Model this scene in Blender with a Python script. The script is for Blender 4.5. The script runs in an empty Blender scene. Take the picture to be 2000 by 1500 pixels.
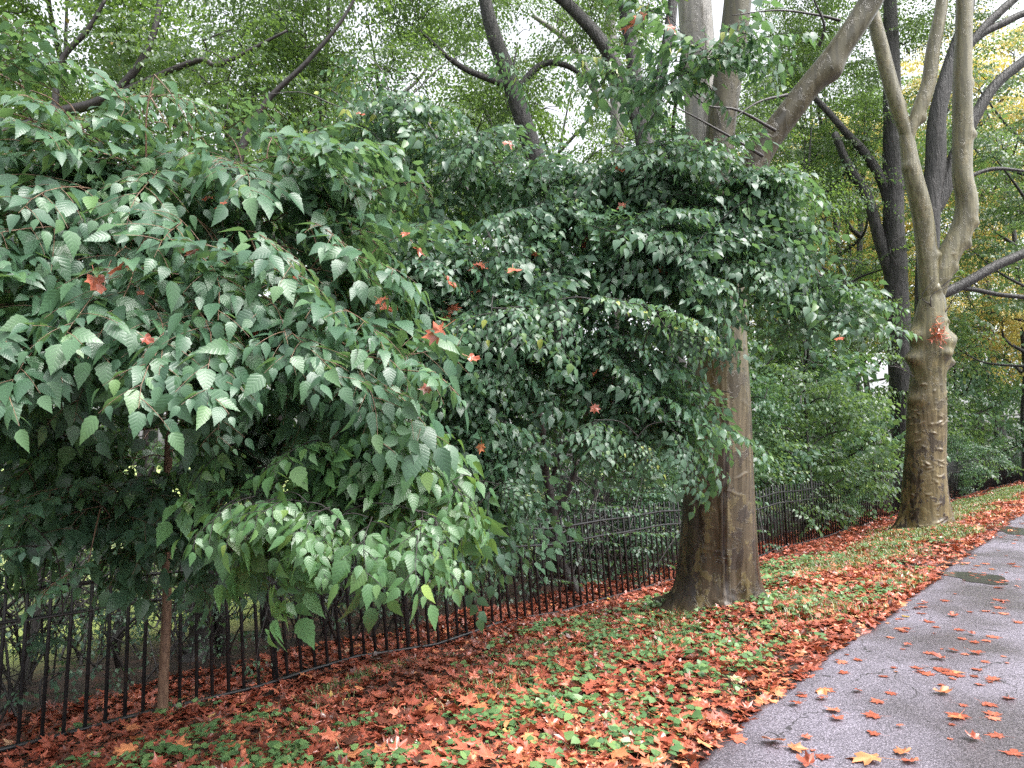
import bpy, math, random
import numpy as np
from mathutils import Vector
from mathutils.bvhtree import BVHTree

# ---------------------------------------------------------------- camera, sky, sun, exposure
SC = bpy.context.scene
COL = SC.collection
FPX = 1428.0                      # focal length in photo pixels (2000 px wide)
PITCH = math.atan(160 / FPX)
CAMZ = 1.55
cam_d = bpy.data.cameras.new("camera")
cam_d.sensor_width = 36.0
cam_d.lens = 36.0 * FPX / 2000.0
cam_d.clip_start = 0.05
cam_d.clip_end = 3000
cam = bpy.data.objects.new("camera", cam_d)
cam.location = (0, 0, CAMZ)
cam.rotation_euler = (math.pi / 2 + PITCH, 0, 0)
COL.objects.link(cam)
SC.camera = cam

SUN_EL, SUN_AZ = math.radians(56), math.radians(125)     # azimuth clockwise from +Y
w = bpy.data.worlds.new("World")
SC.world = w
w.use_nodes = True
nt = w.node_tree
bg = nt.nodes["Background"]
sky = nt.nodes.new("ShaderNodeTexSky")
sky.sky_type = 'NISHITA'
sky.sun_disc = False
sky.sun_elevation = SUN_EL
sky.sun_rotation = SUN_AZ
sky.air_density = 1.0
sky.dust_density = 6.0
hs = nt.nodes.new("ShaderNodeHueSaturation")
hs.inputs["Saturation"].default_value = 0.22
nt.links.new(sky.outputs[0], hs.inputs["Color"])
nt.links.new(hs.outputs[0], bg.inputs["Color"])
bg.inputs["Strength"].default_value = 0.15

sun_d = bpy.data.lights.new("sun", 'SUN')
sun_d.energy = 0.65
sun_d.angle = math.radians(25)
sun_d.color = (1.0, 0.97, 0.92)
sun = bpy.data.objects.new("sun", sun_d)
sdir = Vector((math.sin(SUN_AZ) * math.cos(SUN_EL), math.cos(SUN_AZ) * math.cos(SUN_EL), math.sin(SUN_EL)))
sun.rotation_euler = sdir.to_track_quat('Z', 'Y').to_euler()
sun.location = (0, 0, 30)
COL.objects.link(sun)

SC.view_settings.view_transform = 'Standard'
SC.view_settings.look = 'None'
SC.view_settings.gamma = 1.0
SC.view_settings.exposure = 2.0
cy = SC.cycles
cy.max_bounces = 6
cy.diffuse_bounces = 4
cy.glossy_bounces = 2
cy.transmission_bounces = 3
cy.transparent_max_bounces = 4
cy.sample_clamp_indirect = 6
cy.use_denoising = False
cy.use_adaptive_sampling = True
cy.adaptive_threshold = 0.012

RNG = np.random.default_rng(7)
random.seed(7)
PI = math.pi

# ---------------------------------------------------------------- pixel -> point helpers, ground shape
FWD = np.array([0, math.cos(PITCH), math.sin(PITCH)])
UP = np.array([0, -math.sin(PITCH), math.cos(PITCH)])
RIGHT = np.array([1.0, 0, 0])
CAMP = np.array([0, 0, CAMZ])


def ray(px, py):
    return FWD + RIGHT * ((px - 1000) / FPX) + UP * (-(py - 750) / FPX)


def P(px, py, d):
    return CAMP + ray(px, py) * d


TH = math.radians(43.4)
EX, EY = math.sin(TH), math.cos(TH)
QF = 6.0                          # distance of the fence line from the camera


def sq(x, y):
    return x * EX + y * EY, -x * EY + y * EX


def xy(s, q):
    return s * EX - q * EY, s * EY + q * EX


def qedge(s):
    s = np.asarray(s, float)
    return 1.90 + 0.05 * np.clip(s, -10, 60) + 0.015 * np.sin(s * 1.3) + 0.02 * np.sin(s * 3.1 + 1)


def zpath(s):
    return 0.04 * np.clip(np.asarray(s, float), -20, 60) - 0.13


def zfence(s):
    return np.interp(s, [-12, 1.35, 10.5, 21.6, 60], [-0.7, -0.40, -0.21, 0.27, 1.6])


def smooth(t):
    t = np.clip(t, 0, 1)
    return t * t * (3 - 2 * t)


def ground(x, y):
    x = np.asarray(x, float); y = np.asarray(y, float)
    s, q = sq(x, y)
    qe = qedge(s)
    t = (q - qe) / (QF - qe)
    z = zpath(s) + (zfence(s) - zpath(s)) * smooth(t * 0.92)
    z = z + np.where(q > qe, 0.02, -0.035) * smooth(np.abs(q - qe) / 0.12)
    bump = 0.018 * np.sin(x * 3.1 + y * 1.7) + 0.014 * np.sin(x * 5.3 - y * 4.1 + 2) + 0.02 * np.sin(x * 1.1 + y * 2.3)
    z = z + bump * smooth((q - qe) / 0.5)
    beyond = np.clip(q - QF - 0.5, 0, None)
    fall = 2.4 * smooth(beyond / 22.0) * np.interp(s, [2, 14, 26], [1.0, 0.55, 0.0])
    return z - fall


def hit(px, py):
    r = ray(px, py)
    d = 1.0
    while d < 200:
        p = CAMP + r * d
        if p[2] <= ground(p[0], p[1]):
            break
        d += 0.02
    return np.array([p[0], p[1], float(ground(p[0], p[1]))]), d


# ---------------------------------------------------------------- object helpers
def tag(o, label=None, cat=None, group=None, kind=None):
    if label: o["label"] = label
    if cat: o["category"] = cat
    if group: o["group"] = group
    if kind: o["kind"] = kind
    return o


def thing(name, label, cat, loc, group=None):
    o = bpy.data.objects.new(name, None)
    o.empty_display_size = 0.2
    o.location = Vector([float(v) for v in loc])
    COL.objects.link(o)
    return tag(o, label, cat, group)


def mesh_np(name, V, tris=None, quads=None, uv=None, rnd=None, smooth_shade=True, extra=None):
    """numpy arrays to a Blender mesh; point attributes luv (2D) and rnd (float)."""
    me = bpy.data.meshes.new(name)
    V = np.asarray(V, np.float32)
    nt_ = 0 if tris is None else len(tris)
    nq = 0 if quads is None else len(quads)
    loops = []
    if nt_: loops.append(np.asarray(tris, np.int32).ravel())
    if nq: loops.append(np.asarray(quads, np.int32).ravel())
    loops = np.concatenate(loops)
    tot = np.concatenate([np.full(nt_, 3, np.int32), np.full(nq, 4, np.int32)])
    start = np.concatenate([[0], np.cumsum(tot)[:-1]]).astype(np.int32)
    me.vertices.add(len(V)); me.vertices.foreach_set("co", V.ravel())
    me.loops.add(len(loops)); me.loops.foreach_set("vertex_index", loops)
    me.polygons.add(len(tot)); me.polygons.foreach_set("loop_start", start)
    me.update(calc_edges=True)
    if smooth_shade:
        me.polygons.foreach_set("use_smooth", np.ones(len(tot), bool))
    if uv is not None:
        a = me.attributes.new("luv", 'FLOAT2', 'POINT')
        a.data.foreach_set("vector", np.asarray(uv, np.float32).ravel())
    if rnd is not None:
        a = me.attributes.new("rnd", 'FLOAT', 'POINT')
        a.data.foreach_set("value", np.asarray(rnd, np.float32).ravel())
    if extra is not None:
        for k, v in extra.items():
            a = me.attributes.new(k, 'FLOAT', 'POINT')
            a.data.foreach_set("value", np.asarray(v, np.float32).ravel())
    me.validate()
    return me


def obj(name, me, mat=None, parent=None, loc=None):
    o = bpy.data.objects.new(name, me)
    COL.objects.link(o)
    if mat is not None and not me.materials:
        me.materials.append(mat)
    if parent is not None: o.parent = parent
    if loc is not None: o.location = Vector([float(v) for v in loc])
    return o


class Acc:
    """accumulates pieces of one mesh"""
    def __init__(self):
        self.V, self.T, self.Q, self.U, self.R = [], [], [], [], []
        self.n = 0

    def add(self, V, tris=None, quads=None, uv=None, rnd=None):
        V = np.asarray(V, float)
        if tris is not None and len(tris): self.T.append(np.asarray(tris) + self.n)
        if quads is not None and len(quads): self.Q.append(np.asarray(quads) + self.n)
        self.V.append(V)
        self.U.append(np.zeros((len(V), 2)) if uv is None else uv)
        self.R.append(np.full(len(V), 0.5) if rnd is None else rnd)
        self.n += len(V)

    def join(self, other):
        """takes over the pieces of another accumulation; its faces get the second material slot"""
        self.split_t = sum(len(t) for t in self.T); self.split_q = sum(len(q) for q in self.Q)
        n0 = self.n
        self.T += [t + n0 for t in other.T]; self.Q += [q + n0 for q in other.Q]
        self.V += other.V; self.U += other.U; self.R += other.R; self.n += other.n
        nt_ = sum(len(t) for t in self.T); nq_ = sum(len(q) for q in self.Q)
        self.mi = np.concatenate([(np.arange(nt_) >= self.split_t), (np.arange(nq_) >= self.split_q)]).astype(np.int32)
        return self

    def mesh(self, name, origin=(0, 0, 0), smooth_shade=True):
        me = self.mesh_(name, origin, smooth_shade)
        if hasattr(self, "mi") and len(self.mi) == len(me.polygons): self.mat_index = self.mi
        return me

    def with_mats(self, me, mats):
        for m in mats: me.materials.append(m)
        if hasattr(self, "mi"):
            assert len(self.mi) == len(me.polygons)
            me.polygons.foreach_set("material_index", self.mi)
        return me

    def mesh_(self, name, origin=(0, 0, 0), smooth_shade=True):
        V = np.concatenate(self.V) - np.asarray(origin, float)
        return mesh_np(name, V, np.concatenate(self.T) if self.T else None, np.concatenate(self.Q) if self.Q else None,
                       np.concatenate(self.U), np.concatenate(self.R), smooth_shade)


def catmull(pts, per=6):
    pts = np.asarray(pts, float)
    if len(pts) < 3:
        t = np.linspace(0, 1, per + 1)[:, None]
        return pts[0] * (1 - t) + pts[-1] * t
    a = np.vstack([2 * pts[0] - pts[1], pts, 2 * pts[-1] - pts[-2]])
    out = []
    for i in range(1, len(a) - 2):
        p0, p1, p2, p3 = a[i - 1], a[i], a[i + 1], a[i + 2]
        for k in range(per):
            t = k / per
            out.append(0.5 * (2 * p1 + (p2 - p0) * t + (2 * p0 - 5 * p1 + 4 * p2 - p3) * t * t + (3 * p1 - p0 - 3 * p2 + p3) * t ** 3))
    out.append(pts[-1])
    return np.array(out)


def nrm(v):
    v = np.asarray(v, float)
    return v / (np.linalg.norm(v) + 1e-12)


def frames(pts, ref=None):
    pts = np.asarray(pts, float)
    T = np.gradient(pts, axis=0)
    T /= np.linalg.norm(T, axis=1)[:, None] + 1e-12
    if ref is None:
        ref = np.array([0, -1.0, 0]) if abs(T[0][1]) < 0.9 else np.array([0, 0, 1.0])
    A = np.zeros_like(pts)
    a = nrm(ref - T[0] * np.dot(ref, T[0]))
    for i in range(len(pts)):
        a = nrm(a - T[i] * np.dot(a, T[i]))
        A[i] = a
    B = np.cross(T, A)
    return T, A, B


def tube(acc, pts, radii, sides=6, rnd=0.5, cap=True, disp=None):
    """sweep of a circle; disp(theta, h) -> added radius (arrays)"""
    pts = np.asarray(pts, float); radii = np.asarray(radii, float)
    n = len(pts)
    T, A, B = frames(pts)
    th = np.linspace(0, 2 * PI, sides, endpoint=False)
    L = np.concatenate([[0], np.cumsum(np.linalg.norm(np.diff(pts, axis=0), axis=1))])
    R = np.repeat(radii[:, None], sides, 1)
    if disp is not None:
        R = R + disp(th[None, :] + 0 * R, L[:, None] + 0 * R, R)
    V = pts[:, None, :] + R[..., None] * (np.cos(th)[None, :, None] * A[:, None, :] + np.sin(th)[None, :, None] * B[:, None, :])
    V = V.reshape(-1, 3)
    i = np.arange(n - 1)[:, None] * sides; j = np.arange(sides)[None, :]; j2 = (j + 1) % sides
    Q = np.stack([i + j, i + j2, i + sides + j2, i + sides + j], -1).reshape(-1, 4)
    tris = None
    if cap:
        V = np.vstack([V, pts[-1] + T[-1] * radii[-1] * 0.5])
        k = (n - 1) * sides
        jj = np.arange(sides)
        tris = np.stack([k + jj, k + (jj + 1) % sides, np.full(sides, n * sides)], -1)
    uv = np.stack([np.tile(th / (2 * PI), n), np.repeat(L, sides)], -1)
    if cap: uv = np.vstack([uv, [0.5, L[-1]]])
    acc.add(V, tris, Q, uv, np.full(len(V), rnd))


# ---------------------------------------------------------------- materials
def mat_new(name):
    m = bpy.data.materials.new(name)
    m.use_nodes = True
    t = m.node_tree
    return m, t, t.nodes["Principled BSDF"], t.nodes["Material Output"]


def N(t, kind, **kw):
    n = t.nodes.new("ShaderNode" + kind)
    for k, v in kw.items():
        if k in n.inputs: n.inputs[k].default_value = v
        else: setattr(n, k, v)
    return n


def ramp(t, stops, interp='LINEAR'):
    r = t.nodes.new("ShaderNodeValToRGB")
    r.color_ramp.interpolation = interp
    el = r.color_ramp.elements
    while len(el) > 1: el.remove(el[-1])
    el[0].position = stops[0][0]; el[0].color = (*stops[0][1], 1)
    for p, c in stops[1:]:
        e = el.new(p); e.color = (*c, 1)
    return r


def math_n(t, op, a, b=None, c=None):
    n = t.nodes.new("ShaderNodeMath"); n.operation = op
    for i, v in enumerate((a, b, c)):
        if v is None: continue
        if isinstance(v, (int, float)): n.inputs[i].default_value = v
        else: t.links.new(v, n.inputs[i])
    return n.outputs[0]


def mixc(t, fac, a, b, mode='MIX'):
    n = t.nodes.new("ShaderNodeMix"); n.data_type = 'RGBA'; n.blend_type = mode
    for sock, v in ((n.inputs[0], fac), (n.inputs[6], a), (n.inputs[7], b)):
        if isinstance(v, (int, float)): sock.default_value = v
        elif isinstance(v, tuple): sock.default_value = (*v, 1)
        else: t.links.new(v, sock)
    return n.outputs[2]


def leaf_mat(name, stops, trans=(0.2, 0.32, 0.04), tfac=0.3, rough=0.32, vein=0.0, veincol=1.35, spec=0.5, lobed=False):
    """leaf: colour from a per-leaf random value, veins from leaf coordinates, light passing through"""
    m, t, bs, out = mat_new(name)
    at = N(t, "Attribute", attribute_name="rnd")
    r = ramp(t, stops)
    t.links.new(at.outputs["Fac"], r.inputs[0])
    col = r.outputs[0]
    geo = N(t, "NewGeometry")
    noi = N(t, "TexNoise", Scale=14.0, Detail=4.0)
    t.links.new(geo.outputs["Position"], noi.inputs["Vector"])
    col = mixc(t, 0.35, col, mixc(t, noi.outputs["Fac"], (0.35, 0.4, 0.35), (1.5, 1.45, 1.3)), 'MULTIPLY')
    if vein > 0:
        lv = N(t, "Attribute", attribute_name="luv")
        sep = N(t, "SeparateXYZ")
        t.links.new(lv.outputs["Vector"], sep.inputs[0])
        au = math_n(t, 'ABSOLUTE', sep.outputs[0])
        if lobed:
            ph = math_n(t, 'MULTIPLY', math_n(t, 'ARCTAN2', sep.outputs[0], sep.outputs[1]), 5.0)
        else:
            ph = math_n(t, 'MULTIPLY', math_n(t, 'SUBTRACT', sep.outputs[1], math_n(t, 'MULTIPLY', au, 0.3)), 44.0)
        si = math_n(t, 'COSINE', ph)
        line = math_n(t, 'POWER', math_n(t, 'MULTIPLY_ADD', si, 0.5, 0.5), 3.0)
        mid = math_n(t, 'LESS_THAN', au, 0.035)
        v = math_n(t, 'MAXIMUM', line, mid)
        col = mixc(t, math_n(t, 'MULTIPLY', v, 0.42), col, mixc(t, 1.0, col, (veincol, veincol, veincol * 0.9), 'MULTIPLY'))
        bp = N(t, "Bump", Strength=vein, Distance=0.003)
        t.links.new(math_n(t, 'MULTIPLY', v, -1.0), bp.inputs["Height"])
        t.links.new(bp.outputs[0], bs.inputs["Normal"])
    back = mixc(t, geo.outputs["Backfacing"], col, mixc(t, 1.0, col, (1.3, 1.35, 1.25), 'MULTIPLY'))
    t.links.new(back, bs.inputs["Base Color"])
    rr = math_n(t, 'MULTIPLY_ADD', geo.outputs["Backfacing"], 0.25, math_n(t, 'MULTIPLY_ADD', noi.outputs["Fac"], 0.3, rough - 0.15))
    t.links.new(rr, bs.inputs["Roughness"])
    bs.inputs["Specular IOR Level"].default_value = spec
    tr = N(t, "BsdfTranslucent")
    tc = mixc(t, 1.0, mixc(t, noi.outputs["Fac"], (0.7, 0.7, 0.7), (1.2, 1.2, 1.2)), trans, 'MULTIPLY')
    t.links.new(tc, tr.inputs["Color"])
    mx = N(t, "MixShader"); mx.inputs[0].default_value = tfac
    t.links.new(bs.outputs[0], mx.inputs[1]); t.links.new(tr.outputs[0], mx.inputs[2])
    t.links.new(mx.outputs[0], out.inputs["Surface"])
    return m


M = {}
G1 = [(0.0, (0.036, 0.078, 0.053)), (0.45, (0.052, 0.11, 0.068)), (0.8, (0.07, 0.14, 0.074)), (0.95, (0.09, 0.17, 0.07)), (1.0, (0.13, 0.22, 0.06))]
M['leaf_big'] = leaf_mat("broad_leaf", G1, (0.17, 0.3, 0.09), 0.3, 0.36, 0.22, 1.5, 0.5)
M['leaf_bright'] = leaf_mat("young_leaf", [(0, (0.042, 0.1, 0.045)), (0.6, (0.065, 0.14, 0.06)), (0.9, (0.1, 0.18, 0.065)), (1, (0.18, 0.26, 0.06))], (0.2, 0.34, 0.07), 0.32, 0.35, 0.22, 1.5, 0.5)
M['leaf_mid'] = leaf_mat("elm_leaf", [(0, (0.034, 0.075, 0.053)), (0.5, (0.05, 0.106, 0.066)), (0.85, (0.068, 0.138, 0.07)), (0.96, (0.11, 0.19, 0.055)), (1, (0.22, 0.25, 0.05))], (0.16, 0.29, 0.09), 0.32, 0.38, 0.1, 1.4, 0.5)
M['leaf_wood'] = leaf_mat("woodland_leaf", [(0, (0.038, 0.07, 0.038)), (0.5, (0.06, 0.105, 0.048)), (0.88, (0.095, 0.15, 0.055)), (0.96, (0.2, 0.22, 0.05)), (1, (0.3, 0.14, 0.06))], (0.2, 0.33, 0.06), 0.4, 0.4)
M['leaf_fresh'] = leaf_mat("fresh_leaf", [(0, (0.035, 0.075, 0.04)), (0.5, (0.055, 0.11, 0.052)), (0.9, (0.085, 0.155, 0.06)), (1, (0.2, 0.23, 0.06))], (0.2, 0.32, 0.08), 0.35, 0.4)
M['leaf_gold'] = leaf_mat("golden_leaf", [(0, (0.18, 0.22, 0.07)), (0.4, (0.36, 0.35, 0.1)), (0.8, (0.62, 0.46, 0.14)), (1, (0.62, 0.32, 0.15))], (0.6, 0.5, 0.14), 0.4, 0.4)
M['weed'] = leaf_mat("weed_leaf", [(0, (0.065, 0.14, 0.06)), (0.6, (0.11, 0.2, 0.08)), (1, (0.17, 0.27, 0.1))], (0.18, 0.3, 0.07), 0.25, 0.33)
M['grass'] = leaf_mat("grass_blade", [(0, (0.07, 0.12, 0.045)), (0.7, (0.16, 0.21, 0.09)), (1, (0.28, 0.27, 0.14))], (0.2, 0.32, 0.06), 0.3, 0.4)
M['litter'] = leaf_mat("fallen_leaf_surface", [(0, (0.035, 0.014, 0.011)), (0.25, (0.1, 0.029, 0.02)), (0.5, (0.24, 0.061, 0.041)), (0.72, (0.35, 0.1, 0.067)), (0.88, (0.43, 0.165, 0.08)), (0.96, (0.34, 0.2, 0.14)), (1, (0.46, 0.33, 0.07))],
                       (0.5, 0.12, 0.04), 0.1, 0.24, 0.6, 1.5, 0.6, True)


def bark_dark():
    m, t, bs, out = mat_new("dark_furrowed_bark")
    tc = N(t, "TexCoord"); mp = N(t, "Mapping"); mp.inputs["Scale"].default_value = (7, 7, 0.8)
    t.links.new(tc.outputs["Object"], mp.inputs[0])
    n = N(t, "TexNoise", Scale=2.2, Detail=5.0, Roughness=0.65, Distortion=0.6)
    t.links.new(mp.outputs[0], n.inputs["Vector"])
    r = ramp(t, [(0.3, (0.004, 0.0037, 0.004)), (0.47, (0.011, 0.01, 0.0105)), (0.62, (0.04, 0.036, 0.036))])
    t.links.new(n.outputs["Fac"], r.inputs[0])
    n2 = N(t, "TexNoise", Scale=1.3, Detail=3.0)
    t.links.new(tc.outputs["Object"], n2.inputs["Vector"])
    g = mixc(t, math_n(t, 'MULTIPLY', n2.outputs["Fac"], 0.4), r.outputs[0], (0.018, 0.022, 0.014))
    t.links.new(g, bs.inputs["Base Color"])
    bs.inputs["Roughness"].default_value = 0.55
    bp = N(t, "Bump", Strength=1.0, Distance=0.06)
    t.links.new(n.outputs["Fac"], bp.inputs["Height"]); t.links.new(bp.outputs[0], bs.inputs["Normal"])
    return m


def bark_twig(name, a, b, rough=0.5):
    m, t, bs, out = mat_new(name)
    tc = N(t, "TexCoord")
    mp = N(t, "Mapping"); mp.inputs["Scale"].default_value = (30, 30, 6)
    t.links.new(tc.outputs["Object"], mp.inputs[0])
    n = N(t, "TexNoise", Scale=2.0, Detail=4.0)
    t.links.new(mp.outputs[0], n.inputs["Vector"])
    r = ramp(t, [(0.3, a), (0.7, b)])
    t.links.new(n.outputs["Fac"], r.inputs[0]); t.links.new(r.outputs[0], bs.inputs["Base Color"])
    bs.inputs["Roughness"].default_value = rough
    bp = N(t, "Bump", Strength=0.7, Distance=0.01)
    t.links.new(n.outputs["Fac"], bp.inputs["Height"]); t.links.new(bp.outputs[0], bs.inputs["Normal"])
    return m


def bark_plane(name, z0, z1, pale, low_brown, patch=1.0, dk=1.0):
    """wet plane bark: brown flaking plates low down, olive and pale smooth bark higher up"""
    m, t, bs, out = mat_new(name)
    tc = N(t, "TexCoord")
    sep = N(t, "SeparateXYZ"); t.links.new(tc.outputs["Object"], sep.inputs[0])
    mp = N(t, "Mapping"); mp.inputs["Scale"].default_value = (2.6, 2.6, 1.5)
    t.links.new(tc.outputs["Object"], mp.inputs[0])
    n1 = N(t, "TexNoise", Scale=1.7, Detail=9.0, Roughness=0.68, Distortion=0.5); t.links.new(mp.outputs[0], n1.inputs["Vector"])
    mp2 = N(t, "Mapping"); mp2.inputs["Scale"].default_value = (5.5, 5.5, 3.2); mp2.inputs["Location"].default_value = (5, 2, 9)
    t.links.new(tc.outputs["Object"], mp2.inputs[0])
    n2 = N(t, "TexNoise", Scale=1.3, Detail=6.0, Roughness=0.65); t.links.new(mp2.outputs[0], n2.inputs["Vector"])
    mp3 = N(t, "Mapping"); mp3.inputs["Scale"].default_value = (20, 20, 0.8)
    t.links.new(tc.outputs["Object"], mp3.inputs[0])
    n3 = N(t, "TexNoise", Scale=1.0, Detail=4.0); t.links.new(mp3.outputs[0], n3.inputs["Vector"])
    h = math_n(t, 'MULTIPLY_ADD', sep.outputs[2], 1.0 / (z1 - z0), -z0 / (z1 - z0))
    h = math_n(t, 'ADD', h, math_n(t, 'MULTIPLY_ADD', n1.outputs["Fac"], 0.5, -0.25))
    hc = N(t, "Clamp"); t.links.new(h, hc.inputs[0]); h = hc.outputs[0]
    base = ramp(t, [(0.0, low_brown), (0.35, (0.075 * dk, 0.056 * dk, 0.026 * dk)), (0.65, (0.1 * dk, 0.09 * dk, 0.042 * dk)), (1.0, pale)])
    t.links.new(h, base.inputs[0])
    p1 = ramp(t, [(0.53, (0, 0, 0)), (0.55, (1, 1, 1))]); t.links.new(n1.outputs["Fac"], p1.inputs[0])
    p2 = ramp(t, [(0.56, (0, 0, 0)), (0.575, (1, 1, 1))]); t.links.new(n2.outputs["Fac"], p2.inputs[0])
    inv = math_n(t, 'MULTIPLY_ADD', h, -0.85, 0.95)
    c = mixc(t, math_n(t, 'MULTIPLY', p1.outputs[0], math_n(t, 'MULTIPLY', inv, patch)), base.outputs[0], (0.022, 0.014, 0.01))
    c = mixc(t, math_n(t, 'MULTIPLY', math_n(t, 'MULTIPLY', p2.outputs[0], 0.8 * patch), math_n(t, 'MULTIPLY_ADD', h, -0.6, 0.9)), c, (0.135 * dk, 0.105 * dk, 0.045 * dk))
    st = ramp(t, [(0.42, (0.5, 0.5, 0.47)), (0.6, (1.1, 1.1, 1.1))]); t.links.new(n3.outputs["Fac"], st.inputs[0])
    c = mixc(t, 0.75, c, st.outputs[0], 'MULTIPLY')
    rd = N(t, "Attribute", attribute_name="ridge")
    c = mixc(t, math_n(t, 'MULTIPLY', rd.outputs["Fac"], 0.25), c, (0.2, 0.16, 0.1))
    ck = N(t, "Attribute", attribute_name="crack")
    c = mixc(t, ck.outputs["Fac"], c, (0.018, 0.01, 0.009))
    t.links.new(c, bs.inputs["Base Color"])
    rr = ramp(t, [(0.38, (0.24, 0.24, 0.24)), (0.62, (0.5, 0.5, 0.5))]); t.links.new(n3.outputs["Fac"], rr.inputs[0])
    t.links.new(rr.outputs[0], bs.inputs["Roughness"])
    hb = math_n(t, 'ADD', math_n(t, 'MULTIPLY', p1.outputs[0], 0.35), math_n(t, 'ADD', math_n(t, 'MULTIPLY', p2.outputs[0], 0.2), math_n(t, 'MULTIPLY', n2.outputs["Fac"], 0.5)))
    bp = N(t, "Bump", Strength=0.55, Distance=0.02)
    t.links.new(hb, bp.inputs["Height"]); t.links.new(bp.outputs[0], bs.inputs["Normal"])
    return m


M['bark'] = bark_dark()
M['bark_sapling'] = bark_twig("sapling_bark", (0.09, 0.05, 0.035), (0.21, 0.13, 0.085))
M['bark_black'] = bark_twig("wet_black_bark", (0.008, 0.007, 0.007), (0.03, 0.025, 0.024))
M['bark_grey'] = bark_twig("grey_bark", (0.07, 0.068, 0.06), (0.16, 0.155, 0.14))
M['plane_a'] = bark_plane("plane_bark_brown", 0.2, 5.2, (0.11, 0.088, 0.046), (0.046, 0.031, 0.017), 1.0, 0.85)
M['plane_a_pale'] = bark_plane("plane_bark_pale", -1.5, 1.5, (0.2, 0.19, 0.17), (0.09, 0.08, 0.055), 0.6)
M['plane_a_olive'] = bark_plane("plane_bark_olive", 1.5, 8.5, (0.06, 0.058, 0.036), (0.045, 0.042, 0.022), 0.8, 0.55)
M['plane_b'] = bark_plane("plane_bark_flaking", 0.1, 5.5, (0.125, 0.115, 0.068), (0.1, 0.075, 0.028), 1.05, 1.25)


def iron():
    m, t, bs, out = mat_new("painted_iron")
    geo = N(t, "NewGeometry")
    n = N(t, "TexNoise", Scale=14.0, Detail=5.0); t.links.new(geo.outputs["Position"], n.inputs["Vector"])
    r = ramp(t, [(0.35, (0.008, 0.009, 0.01)), (0.62, (0.018, 0.018, 0.02)), (0.75, (0.045, 0.028, 0.02))])
    t.links.new(n.outputs["Fac"], r.inputs[0]); t.links.new(r.outputs[0], bs.inputs["Base Color"])
    bs.inputs["Roughness"].default_value = 0.42
    return m


M['iron'] = iron()


def soil():
    m, t, bs, out = mat_new("leaf_strewn_soil")
    geo = N(t, "NewGeometry")
    n = N(t, "TexNoise", Scale=5.0, Detail=8.0, Roughness=0.7); t.links.new(geo.outputs["Position"], n.inputs["Vector"])
    r = ramp(t, [(0.3, (0.01, 0.007, 0.006)), (0.5, (0.026, 0.015, 0.011)), (0.64, (0.06, 0.024, 0.016)), (0.75, (0.03, 0.034, 0.016))])
    t.links.new(n.outputs["Fac"], r.inputs[0])
    # lawn far beyond the fence, told apart by distance from the fence line
    at = N(t, "Attribute", attribute_name="lawn")
    n2 = N(t, "TexNoise", Scale=1.2, Detail=6.0); t.links.new(geo.outputs["Position"], n2.inputs["Vector"])
    lr = ramp(t, [(0.3, (0.16, 0.22, 0.05)), (0.7, (0.36, 0.42, 0.12))]); t.links.new(n2.outputs["Fac"], lr.inputs[0])
    t.links.new(mixc(t, at.outputs["Fac"], r.outputs[0], lr.outputs[0]), bs.inputs["Base Color"])
    bs.inputs["Roughness"].default_value = 0.6
    bp = N(t, "Bump", Strength=0.8, Distance=0.03)
    t.links.new(n.outputs["Fac"], bp.inputs["Height"]); t.links.new(bp.outputs[0], bs.inputs["Normal"])
    return m


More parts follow.
